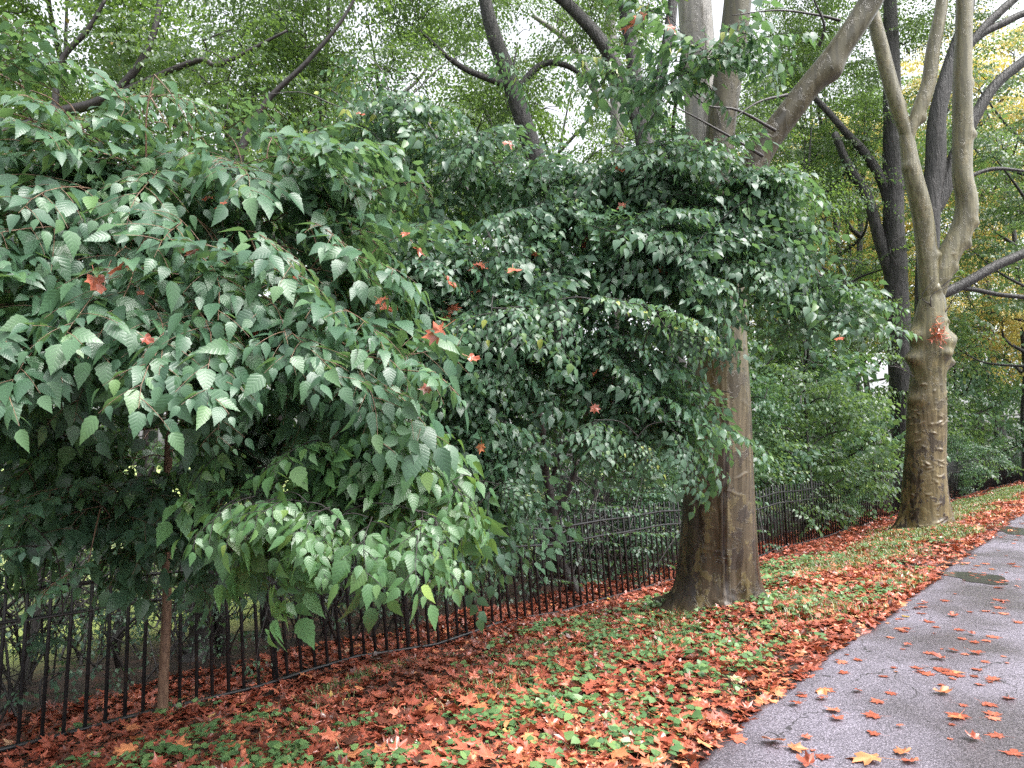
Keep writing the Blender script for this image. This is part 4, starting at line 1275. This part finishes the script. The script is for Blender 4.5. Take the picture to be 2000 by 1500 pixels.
hero("woodland_tree", "old tree outside the left edge reaching a dark crooked limb into view", 8.6, [([(-120, 700), (-110, 420), (-70, 320), (20, 262), (110, 222), (190, 200), (250, 155), (295, 80), (312, 0), (318, -80)], [.13, .11, .095, .08, .066, .056, .046, .036, .03, .02]),
     ([(105, 226), (120, 120), (170, 60), (205, 0)], [.04, .035, .03, .02]), ([(200, 195), (380, 120), (430, 125), (560, 60)], [.04, .035, .03, .015]), ([(-100, 420), (-60, 200), (-30, 0), (0, -200)], [.1, .09, .07, .04])], M['bark_black'], [(T3, 200, 60, 1.2, .62, .3), (T0, 60, 60, 2.0, .6, 1.3)])
hero("woodland_tree", "thick black trunk close behind the fence beside the sapling stem", 7.4, [([(398, 1250), (402, 1100), (418, 900), (430, 700), (440, 500), (470, 300), (520, 200), (600, 120), (680, 20), (740, -120)], [.15, .13, .1, .085, .06, .042, .03, .024, .016, .007]), ([(412, 950), (470, 1000), (520, 1120), (560, 1180)], [.04, .035, .03, .015]), ([(402, 1150), (430, 1180), (440, 1290)], [.05, .07, .06])], M['bark_black'], [(T0, 520, 120, 2.0, .62, 2)])
hero("woodland_tree", "slim black trunk behind the fence with low crossing boughs", 8.2, [([(522, 1250), (520, 1180), (528, 1080), (545, 900), (560, 600), (600, 300)], [.075, .07, .06, .055, .05, .03]), ([(522, 1160), (460, 1140), (420, 1100), (330, 1080)], [.03, .03, .025, .015]), ([(526, 1120), (560, 1060), (620, 1000)], [.03, .025, .012])], M['bark_black'], [(T1, 640, 100, 3.0, .66, 1)])
for k_, (px, d, lab) in enumerate([(75, 7.0, "thin bent stem behind the fence at its nearest corner"), (240, 7.6, "leaning black sapling stem behind the fence left of the brown stem"), (690, 10.5, "black sapling trunk behind the fence under the low bright bush"),
                                   (1170, 12.0, "upright black sapling trunk behind the fence right of the forked elm"), (1250, 13.0, "bare crooked sapling behind the fence near the stout plane"), (1130, 11.2, "slanting thin sapling behind the fence beside the forked elm")]):
    x0 = px; rr_ = [.035, .05, .06, .06, .05, .04][k_]; ln = [20, 60, 15, 30, -25, 60][k_]
    hero("young_tree", lab, d, [([(x0, 1180 if d < 8 else 1050), (x0 + ln * .4, 1000), (x0 + ln * .7, 880), (x0 + ln, 700), (x0 + ln, 450)], [rr_, rr_ * .9, rr_ * .8, rr_ * .6, rr_ * .3]),
                                 ([(x0 + ln * .4, 1000), (x0 + 50, 930), (x0 + 90, 860)], [rr_ * .5, rr_ * .4, rr_ * .15]), ([(x0 + ln * .5, 960), (x0 - 40, 900), (x0 - 80, 880)], [rr_ * .45, rr_ * .3, rr_ * .12])], M['bark_black'],
         [(SHRUB[2], x0 + ln, 560, 1.0, .8, k_)] if k_ > 1 else [])

# trees filling the wood behind: (photo x, depth, mesh set, scale)
rows = [(-60, 11, T0, .75, 0), (150, 11.5, T1, .8, 0), (380, 11, T2, .8, 0), (620, 12.5, T0, .85, 0), (830, 15, T3, .9, 0), (500, 24, T1, 1.2, 0), (100, 25, T2, 1.2, 0), (760, 22, T0, 1.1, 0), (1100, 24, T1, 1.1, 0), (1000, 17.5, T1, .95, 0), (880, 24, T2, 1.2, 0),
        (300, 30, T0, 1.5, 0), (640, 31, T2, 1.4, 1), (-150, 28, T1, 1.4, 0), (1350, 20, T2, 1.0, 0), (1500, 24, T0, 1.2, 1), (1420, 29, T3, 1.5, 1), (1590, 21, T0, .95, 0), (1660, 27, T2, 1.25, 1), (1900, 38, T2, 1.7, 1), (2080, 27, T0, 1.3, 1), (1960, 46, T1, 1.7, 1), (900, 33, T0, 1.4, 1), (1250, 36, T3, 1.6, 1), (1690, 25, T1, 1.15, 1), (1800, 40, T2, 1.9, 1), (1620, 42, T0, 1.9, 0), (2050, 22, T3, 1.15, 1), (420, 16, T0, 1.0, 0), (700, 17.5, T1, 1.0, 0), (220, 17, T3, 1.1, 0)]
names_ = {0: "dusky small leaved tree", 1: "fresh green small leaved tree"}
for k_, (px, d, ms, sc, fresh) in enumerate(rows):
    x, y = at_px(px, d)
    ix = TREE.index(ms)
    where = "deep in the wood" if d > 23 else "a little behind the fence"
    side_ = "left part of the wood" if px < 700 else ("middle of the wood" if px < 1400 else "right part of the wood")
    plant_tree(TREE_FRESH[ix] if fresh else ms, x, y, RNG.uniform(0, 6.28), sc, "woodland_tree", f"{names_[fresh]} standing {where}, {side_}", "tree", "trees of the wood behind the fence")
for k_, (px, d, ix, sc) in enumerate([(1690, 30, 3, 1.4), (2000, 29, 1, 1.3), (1610, 34, 2, 1.4), (1790, 33, 3, 1.7), (1950, 35, 0, 1.7)]):
    x, y = at_px(px, d)
    plant_tree(TREE_GOLD[ix], x, y, k_ * 1.7, sc, "golden_tree", "golden and orange autumn tree glowing far back between the plane trunks", "tree", "golden trees far back at the right")
# undergrowth
SH = [(1560, 15.8, 0, 1.0, 1), (1610, 17.5, 1, 1.0, 1), (1490, 15.5, 2, 1.1, 1), (1600, 20, 0, 1.5, 1), (1665, 22.5, 1, 1.15, 1), (1530, 19, 1, 1.5, 0), (1900, 29.5, 0, 1.7, 0), (1960, 33, 1, 1.9, 1), (2050, 36, 0, 2.0, 0), (1850, 27, 2, 1.6, 1), (2000, 41, 1, 2.0, 0), (1420, 15, 0, 1.0, 0), (1300, 14.5, 1, 1.0, 0),
      (830, 13, 0, .8, 0), (640, 12, 2, .8, 0), (430, 22, 1, 1.3, 1), (230, 21, 0, 1.2, 1), (40, 20, 1, 1.3, 1), (930, 19, 0, 1.3, 0), (640, 22, 1, 1.4, 1), (1220, 20, 1, 1.3, 0), (800, 24, 2, 1.6, 1)]
for k_, (px, d, ix, sc, fresh) in enumerate(SH):
    x, y = at_px(px, d)
    side_ = "the near left fence" if px < 700 else ("the middle of the fence" if px < 1450 else ("the fence between the two planes" if px < 1750 else "the fence past the far plane"))
    plant_tree((SHRUB_FRESH if fresh else SHRUB)[ix], x, y, RNG.uniform(0, 6.28), sc, "woodland_shrub", f"{'pale' if fresh else 'dark'} green leafy shrub growing behind {side_}", "shrub", "shrubs behind the fence")

def thicket_mesh(seed):
    """bare dark stems crossing one another, with a few leaves near the ends"""
    rg = np.random.default_rng(seed)
    br = Acc(); pl = Plant(seed, .07, .5, LEAF_SIMPLE_, 5, .4, .6, .9, .5, 4)
    for _ in range(11):
        a = rg.uniform(0, 6.28); ln = rg.uniform(1.0, 2.3); tilt = rg.uniform(.15, .9)
        b = np.array([rg.normal(0, .25), rg.normal(0, .25), -.1])
        d = np.array([math.cos(a) * tilt, math.sin(a) * tilt, 1.0])
        pts = catmull([b, b + d * ln * .35 + rg.normal(0, .08, 3), b + d * ln * .7 + rg.normal(0, .15, 3) - np.array([0, 0, .1]), b + d * ln + np.array([0, 0, -.35 * tilt]) + rg.normal(0, .2, 3)], 6)
        r0 = rg.uniform(.007, .022)
        tube(br, pts, np.linspace(r0, .003, len(pts)), 5)
        for _k in range(4):
            p = pts[rg.integers(4, len(pts) - 2)]; e = nrm(rg.normal(size=3) + d * .4) * rg.uniform(.3, .8)
            q = catmull([p, p + e * .5 + rg.normal(0, .05, 3), p + e], 4)
            tube(br, q, np.linspace(r0 * .5, .002, len(q)), 4)
            if rg.random() < .9: pl.put(q[-1] - e * .3, math.atan2(e[1], e[0]), .1, 0, .8, -.1)
    ac = pl.fol.join(pl.br)
    sm = br.mesh("stems"); sm.materials.append(M['bark_black'])
    return sm, ac.with_mats(ac.mesh("leaves"), [M['leaf_mid'], M['bark_black']])


LEAF_SIMPLE_ = LEAF_SMALL
THICK = [thicket_mesh(701), thicket_mesh(702), thicket_mesh(703)]
for k_ in range(40):
    s = -1.0 + k_ * .34 + RNG.uniform(-.2, .2); q = QF + [.8, 1.5, 2.6, 3.4][k_ % 4] + RNG.uniform(0, .3)
    x, y = xy(s, q)
    t = thing("thicket_shrub", "bare stemmed dark thicket shrub tangled behind the iron fence", "shrub", (x, y, float(ground(x, y))), "thicket behind the fence")
    t.rotation_euler[2] = RNG.uniform(0, 6.28); sc = RNG.uniform(.75, 1.25); t.scale = (sc, sc, sc)
    obj("stem", THICK[k_ % 3][0], None, t); obj("leaves", THICK[k_ % 3][1], None, t)

for k_, (s, sc, lab) in enumerate([(27.5, .55, "low shrub spilling over the fence just past the knobbly plane"), (31.5, .6, "low shrub spilling over the fence midway along its far end"), (36.5, .7, "low shrub spilling over the fence where it leaves the picture"), (17.2, .42, "small shrub poking through the fence between the two planes")]):
    x, y = xy(s, QF + .1)
    plant_tree(SHRUB[k_ % 3], x, y, k_ * 1.9, sc, "fence_shrub", lab, "shrub", "shrubs spilling over the far fence")

# ---------------------------------------------------------------- fallen leaves
LEAFM = []
for k_ in range(10):
    LEAFM.append(leaf_plane(900 + k_, [0.25, 0.4, 0.55, 0.8, 0.35][k_ % 5]))
LEAF_FLAT = [leaf_plane(950 + k_, 0.12) for k_ in range(5)]


def litter_frames(rg, X, Y, Z, tilt):
    n = len(X)
    R = np.zeros((n, 3, 3))
    a = rg.uniform(0, 2 * PI, n)
    nx, ny = rg.normal(0, tilt, n), rg.normal(0, tilt, n)
    z = np.stack([nx, ny, np.ones(n)], -1); z /= np.linalg.norm(z, axis=1)[:, None]
    flip = rg.random(n) < 0.3
    y = np.stack([np.cos(a), np.sin(a), np.zeros(n)], -1)
    y = y - z * np.sum(y * z, 1)[:, None]; y /= np.linalg.norm(y, axis=1)[:, None]
    zz = np.where(flip[:, None], -z, z)
    x = np.cross(y, zz)
    R[:, :, 0], R[:, :, 1], R[:, :, 2] = x, y, zz
    return R


def in_view(X, Y, Z, pad=60):
    d = np.stack([X, Y, Z - CAMZ], -1)
    f = d @ FWD
    px = 1000 + FPX * (d @ RIGHT) / np.maximum(f, .01); py = 750 - FPX * (d @ UP) / np.maximum(f, .01)
    return (f > .5) & (px > -pad) & (px < 2000 + pad) & (py < 1500 + pad), f


rg = np.random.default_rng(77)


def noise2(X, Y, seed, f=1.0):
    r = np.random.default_rng(seed); o = 0
    for _ in range(7):
        a = r.uniform(0, 6.28); k__ = r.uniform(.6, 2.2) * f
        o = o + np.sin(k__ * (X * math.cos(a) + Y * math.sin(a)) + r.uniform(0, 6.28))
    return o / 7 * 1.8


def grassy(X, Y):
    """where grass shows between the leaves"""
    s, q = sq(X, Y)
    t = (q - qedge(s)) / (QF - qedge(s))
    band = np.exp(-((t - 0.42) / 0.26) ** 2) * np.interp(s, [4, 8, 10, 14, 30], [0.3, .4, .75, .85, .85])
    return band + 0.55 * noise2(X, Y, 5, 2.6)


acc = Acc()
NL = 34000
s_a = np.concatenate([rg.uniform(-4, 10, NL), rg.uniform(10, 22, 14000), rg.uniform(22, 50, 9000)])
q_a = np.empty_like(s_a)
u = rg.random(len(s_a))
q_a = qedge(s_a) - 0.02 + u * (QF + 0.9 - qedge(s_a))
X, Y = xy(s_a, q_a)
Z = ground(X, Y)
keep, f = in_view(X, Y, Z)
g_mask = grassy(X, Y)
keep &= rg.random(len(X)) > np.clip((g_mask - 0.45) * 1.0, 0, .4)
X, Y, Z, f = X[keep], Y[keep], Z[keep], f[keep]
s_k, q_k = sq(X, Y)
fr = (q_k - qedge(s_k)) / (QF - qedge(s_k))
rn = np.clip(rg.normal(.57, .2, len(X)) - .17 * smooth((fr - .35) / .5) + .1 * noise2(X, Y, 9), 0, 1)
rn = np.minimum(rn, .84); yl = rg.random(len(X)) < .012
rn[yl] = rg.uniform(.9, 1, yl.sum())
size = rg.uniform(.04, .138, len(X))
Zl = Z + rg.uniform(.006, .03, len(X))
R = litter_frames(rg, X, Y, Z, .28)
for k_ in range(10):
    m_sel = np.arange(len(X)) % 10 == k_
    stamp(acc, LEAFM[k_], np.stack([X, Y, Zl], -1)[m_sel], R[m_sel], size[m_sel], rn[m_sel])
print("litter", len(X))
tag(obj("fallen_leaves", acc.mesh("fallen_leaves"), M['litter']), "thick carpet of wet red brown fallen leaves on the verge and under the fence", "fallen leaves", None, "stuff")

# single leaves: those on the path and the nearest and largest on the verge
COLN = [("dark brown", .15), ("brick red", .42), ("red", .6), ("salmon red", .72), ("orange", .86), ("yellow", .99)]
leaf_me = {}


def leaf_mesh(k_, ci, flat):
    key = (k_, ci, flat)
    if key not in leaf_me:
        V, T, Q, U = (LEAF_FLAT if flat else LEAFM)[k_]
        v = COLN[ci][1]
        leaf_me[key] = mesh_np("fallen_leaf", V, T, Q, U, np.clip(v + .35 * (U[:, 0] * .12 + .06 * np.sin(U[:, 1] * 9 + k_)), 0, 1))
        leaf_me[key].materials.append(M['litter'])
    return leaf_me[key]


def single_leaf(p, R, size, k_, ci, flat, label, group):
    o = bpy.data.objects.new("fallen_leaf", leaf_mesh(k_, ci, flat))
    from mathutils import Matrix
    m4 = Matrix([[*(R[0] * size), p[0]], [*(R[1] * size), p[1]], [*(R[2] * size), p[2]], [0, 0, 0, 1]])
    o.matrix_world = m4
    COL.objects.link(o)
    tag(o, label, "leaf", group)
    return o


rg = np.random.default_rng(33)
# leaves on the path: the larger ones where the photo has them, then a thinner scatter
PL = [(1705, 1487, 1.5, 4, 0), (1507, 1452, 1.1, 4, 0), (1437, 1446, 1.1, 2, 1), (1550, 1468, .9, 4, 0), (1600, 1480, .8, 2, 1), (1766, 1477, .8, 4, 0), (1785, 1495, .7, 3, 0), (1610, 1352, .9, 4, 0), (1560, 1378, .7, 2, 0), (1568, 1360, .6, 3, 0), (1612, 1368, .6, 2, 0), (1712, 1400, .9, 2, 1), (1712, 1436, .8, 2, 1), (1630, 1408, .7, 2, 0),
      (1837, 1358, 1.0, 4, 0), (1875, 1398, 1.0, 2, 1), (1925, 1376, .9, 2, 1), (1830, 1308, 1.0, 2, 1), (1860, 1318, .8, 2, 1), (1862, 1275, .8, 1, 0), (1775, 1262, .6, 2, 0), (1798, 1190, .7, 3, 0), (1850, 1175, .8, 2, 1), (1810, 1215, .8, 2, 1), (1943, 1330, .8, 3, 1), (1970, 1365, .7, 2, 1), (1980, 1475, .9, 2, 1), (1955, 1440, .8, 1, 1), (1905, 1450, .7, 2, 0),
      (1520, 1365, .7, 4, 0), (1580, 1500, .9, 2, 0), (1680, 1290, .6, 2, 1), (1735, 1245, .6, 3, 1), (1670, 1352, .6, 2, 0), (1740, 1355, .6, 2, 1), (1720, 1322, .6, 2, 1), (1935, 1245, .8, 2, 1), (1985, 1215, .8, 3, 1), (1925, 1195, .8, 3, 1), (1870, 1230, .7, 2, 1), (1945, 1148, .9, 2, 1), (1860, 1120, .5, 3, 1), (1900, 1125, .5, 3, 1), (1925, 1120, .5, 3, 1)]
lab_path = lambda ci, flat: f"wet {COLN[ci][0]} plane leaf {'pressed flat on' if flat else 'lying curled on'} the grey asphalt path"
for px, py, sz, ci, flat in PL:
    p, d = hit_path(px, py)
    n_ = litter_frames(rg, p[:1], p[1:2], p[2:], .05 if flat else .15)[0]
    p = p + np.array([0, 0, .006 if flat else .02])
    single_leaf(p, n_, .15 * sz * rg.uniform(.9, 1.1), int(rg.integers(5)), ci, bool(flat), lab_path(ci, flat), "leaves fallen on the path")
cnt = 0
while cnt < 115:
    s = rg.uniform(1, 16); q = qedge(s) - abs(rg.normal(0, 1.4)) - .05
    x, y = xy(s, q)
    ok, f_ = in_view(np.array([x]), np.array([y]), np.array([0.0]), 0)
    if not ok[0]: continue
    p = np.array([x, y, path_z(x, y) + .006])
    ci = int(rg.choice([1, 2, 2, 3, 3, 3, 2, 4, 3, 1, 2, 3, 3, 2, 5])); flat = rg.random() < .75
    n_ = litter_frames(rg, p[:1], p[1:2], p[2:], .04)[0]
    single_leaf(p + np.array([0, 0, 0 if flat else .012]), n_, rg.choice([.05, .07, .1, .12]) * rg.uniform(.8, 1.2), int(rg.integers(5)), ci, bool(flat), lab_path(ci, flat), "leaves fallen on the path")
    cnt += 1
cnt = 0
while cnt < 78:
    px, py = rg.uniform(0, 1560), rg.uniform(1220, 1498)
    p, d = hit(px, py)
    s, q = sq(p[0], p[1])
    if q < qedge(s) + .02 or q > QF - .1: continue
    ci = int(rg.choice([1, 2, 3, 3, 4, 4, 4, 5], p=[.16, .16, .17, .17, .15, .1, .08, .01]))
    n_ = litter_frames(rg, p[:1], p[1:2], p[2:], .3)[0]
    single_leaf(p + np.array([0, 0, .04]), n_, rg.uniform(.13, .19), int(rg.integers(10)), ci, False, f"large {COLN[ci][0]} fallen leaf lying on top of the leaf carpet", "large leaves topping the leaf carpet")
    cnt += 1

# red leaves caught in the green branches: dropped onto the foliage along the line of sight
Vb, Fb, off = [], [], 0
for V_, T_, Q_ in bvh_src:
    Vb.append(V_)
    for arr in T_ + Q_: Fb += (arr + off).tolist()
    off += len(V_)
bvh = BVHTree.FromPolygons(np.concatenate(Vb).tolist(), Fb)
CL = [(187, 545, 1.1, 3), (236, 517, 1.1, 1), (250, 520, .7, 1), (405, 386, .8, 1), (438, 396, .8, 1), (383, 488, .9, 0), (465, 440, .9, 1), (500, 648, .9, 2), (578, 543, .7, 1), (275, 572, .5, 3), (285, 660, .8, 0), (1140, 470, 1.0, 0),
      (942, 517, .9, 2), (930, 520, .8, 3), (1002, 526, .8, 2), (1042, 496, .8, 3), (875, 548, 1.1, 1), (935, 568, .8, 2), (882, 600, 1.0, 3), (870, 622, 1.0, 2), (860, 645, 1.4, 3), (750, 600, 1.2, 2), (742, 585, 1.0, 2), (920, 698, .9, 3), (1169, 722, .9, 3), (1160, 794, .6, 3), (1290, 526, 1.0, 3), (1207, 332, .9, 2), (1135, 582, .7, 3), (1218, 400, .6, 3),
      (1067, 42, 1.1, 3), (1256, 32, 1.1, 3), (1232, 48, 1.0, 2), (1310, 52, .8, 3), (1100, 203, .8, 2), (1088, 268, .7, 1), (993, 278, .7, 2), (838, 758, .8, 0), (940, 870, .7, 4), (1064, 128, .9, 4), (790, 455, .7, 3), (815, 485, .9, 3), (700, 222, .6, 2), (1640, 660, .6, 3), (1530, 680, .7, 3)]
o_ = Vector(CAMP)
for px, py, sz, ci in CL:
    r = Vector(ray(px, py)).normalized()
    loc, nr, idx, dist = bvh.ray_cast(o_, r, 11.0)
    if loc is None: continue
    loc = np.array(loc)
    if dist < 2.2: continue
    ci = {0: 1, 1: 2, 2: 3}.get(ci, ci)
    plant = "broad leaved sapling" if dist < 5.2 else "arching elm"
    d_ = np.array([rg.normal(0, 1), rg.normal(0, .6), -.6]); nn = np.array([rg.normal(0, .5), rg.normal(-.8, .3), .8])
    spot = "in the upper twigs of the" if py < 300 else "on the leaves of the"
    single_leaf(loc - np.array(r) * .045, frame_from(d_, nn), (.14 * sz * dist / 5.0 if dist > 5 else .125 * sz) * rg.uniform(.8, 1.1), int(rg.choice([3, 8, 2, 7])), ci, False, f"{COLN[ci][0]} dead leaf caught {spot} {plant}", "dead leaves caught in the green branches")

# ---------------------------------------------------------------- weeds and grass
def weed_clump(acc, rg, c, rad, n, hgt, size, tmpl=LEAF_ROUND):
    for _ in range(n):
        a = rg.uniform(0, 6.28); r = rad * math.sqrt(rg.random())
        x, y = c[0] + math.cos(a) * r, c[1] + math.sin(a) * r
        h = hgt * rg.uniform(.35, 1.0) * (1 - .4 * r / rad)
        d = np.array([math.cos(a) + rg.normal(0, .5), math.sin(a) + rg.normal(0, .5), rg.uniform(-.3, .3)])
        R = frame_from(d, np.array([rg.normal(0, .3), rg.normal(0, .3) - .25, 1.0]))
        p = np.array([x, y, float(ground(x, y)) + h])
        stamp(acc, tmpl, p[None], R[None], [size * rg.uniform(.5, 1.15)], np.array([rg.random()]))
        tube(acc, [np.array([c[0] + (x - c[0]) * .4, c[1] + (y - c[1]) * .4, p[2] - h]), p], [.002, .0015], 3, .3, cap=False)


rg = np.random.default_rng(55)
W = [(330, 1398, .12, 18, .16, .06, "small vine leaved weed at the foot of the slim brown sapling stem"), (146, 1428, .08, 8, .1, .07, "two leaved pale weed among leaves beside the nearest fence pickets"), (405, 1385, .1, 10, .12, .06, "weed clump close to the fence right of the sapling stem"), (505, 1333, .07, 8, .12, .05, "small weed sprouting by the fence beneath the thick black trunk"), (510, 1395, .08, 10, .13, .05, "upright weed on the leaf carpet in front of the fence"),
     (1425, 1165, .13, 22, .2, .09, "large leaved weed growing at the front foot of the stout plane"), (1515, 1178, .12, 26, .16, .06, "bushy weed clump at the right root of the stout plane"), (1360, 1290, .06, 8, .18, .11, "tall narrow leaved dock plant on the leaf carpet below the stout plane"), (1310, 1185, .08, 12, .12, .06, "weed at the left root of the stout plane"), (1815, 1032, .22, 26, .2, .1, "green weed tuft at the foot of the knobbly plane"),
     (1240, 1112, .12, 18, .25, .1, "pale weed clump by the fence left of the stout plane"), (355, 1475, .14, 26, .1, .06, "bright weed patch at the bottom edge of the verge"), (1050, 1305, .16, 40, .09, .06, "glossy weed patch in the middle of the leaf carpet"), (700, 1420, .14, 30, .09, .06, "weed patch on the near left of the leaf carpet"), (1520, 1135, .2, 30, .15, .08, "spreading weed clump between the stout plane and the grass"), (560, 1480, .12, 24, .1, .06, "round leaved weed cluster at the near edge of the carpet")]
for px, py, rad, n, h, sz, lab in W:
    p, d = hit(px, py)
    a = Acc(); weed_clump(a, rg, p, rad, n, h, sz, LEAF_BIG if "dock" in lab else LEAF_ROUND)
    tag(obj("weed_plant", a.mesh("leaves", p), M['weed'], None, p), lab, "weed")
a = Acc(); cnt = 0; tries = 0
while cnt < 800 and tries < 40000:
    tries += 1
    s = rg.uniform(-2, 13); q = rg.uniform(float(qedge(s)) + .15, QF - .6)
    x, y = xy(s, q)
    ok, f_ = in_view(np.array([x]), np.array([y]), np.array([float(ground(x, y))]), 20)
    if not ok[0]: continue
    if noise2(x, y, 21, 1.3) + rg.normal(0, .35) < -.05: continue
    weed_clump(a, rg, (x, y), rg.uniform(.05, .13), int(rg.integers(6, 15)), rg.uniform(.05, .1), rg.uniform(.04, .07))
    cnt += 1
tag(obj("ground_cover", a.mesh("leaves"), M['weed']), "low green weeds pushing up through the fallen leaves on the verge", "weeds", None, "stuff")

nb_ = 60000
s_g = np.concatenate([rg.uniform(-2, 10, nb_), rg.uniform(10, 30, nb_)]); q_g = rg.uniform(0, 1, len(s_g)); q_g = qedge(s_g) + .05 + q_g * (QF - .5 - qedge(s_g))
X, Y = xy(s_g, q_g); Z = ground(X, Y)
keep, f = in_view(X, Y, Z)
keep &= grassy(X, Y) + rg.normal(0, .15, len(X)) > np.where(s_g < 9, .55, .48)
X, Y, Z, f = X[keep], Y[keep], Z[keep], f[keep]
n = len(X); print("grass", n)
hgt = rg.uniform(.025, .085, n); a = rg.uniform(0, 6.28, n); bendv = rg.uniform(.3, 1.1, n); wd = .0022 + .00035 * f
dx, dy = np.cos(a), np.sin(a)
b0 = np.stack([X - dy * wd, Y + dx * wd, Z], -1); b1 = np.stack([X + dy * wd, Y - dx * wd, Z], -1)
m0 = np.stack([X + dx * hgt * bendv * .35 - dy * wd * .8, Y + dy * hgt * bendv * .35 + dx * wd * .8, Z + hgt * .6], -1)
m1 = np.stack([X + dx * hgt * bendv * .35 + dy * wd * .8, Y + dy * hgt * bendv * .35 - dx * wd * .8, Z + hgt * .6], -1)
tp = np.stack([X + dx * hgt * bendv, Y + dy * hgt * bendv, Z + hgt * .85], -1)
V = np.stack([b0, b1, m0, m1, tp], 1).reshape(-1, 3)
k = np.arange(n) * 5
me = mesh_np("grass", V, np.stack([k + 2, k + 3, k + 4], -1), np.stack([k, k + 1, k + 3, k + 2], -1), np.zeros((5 * n, 2)), np.repeat(rg.random(n), 5))
tag(obj("grass", me, M['grass']), "thin wet grass between the fallen leaves on the verge", "grass", None, "stuff")
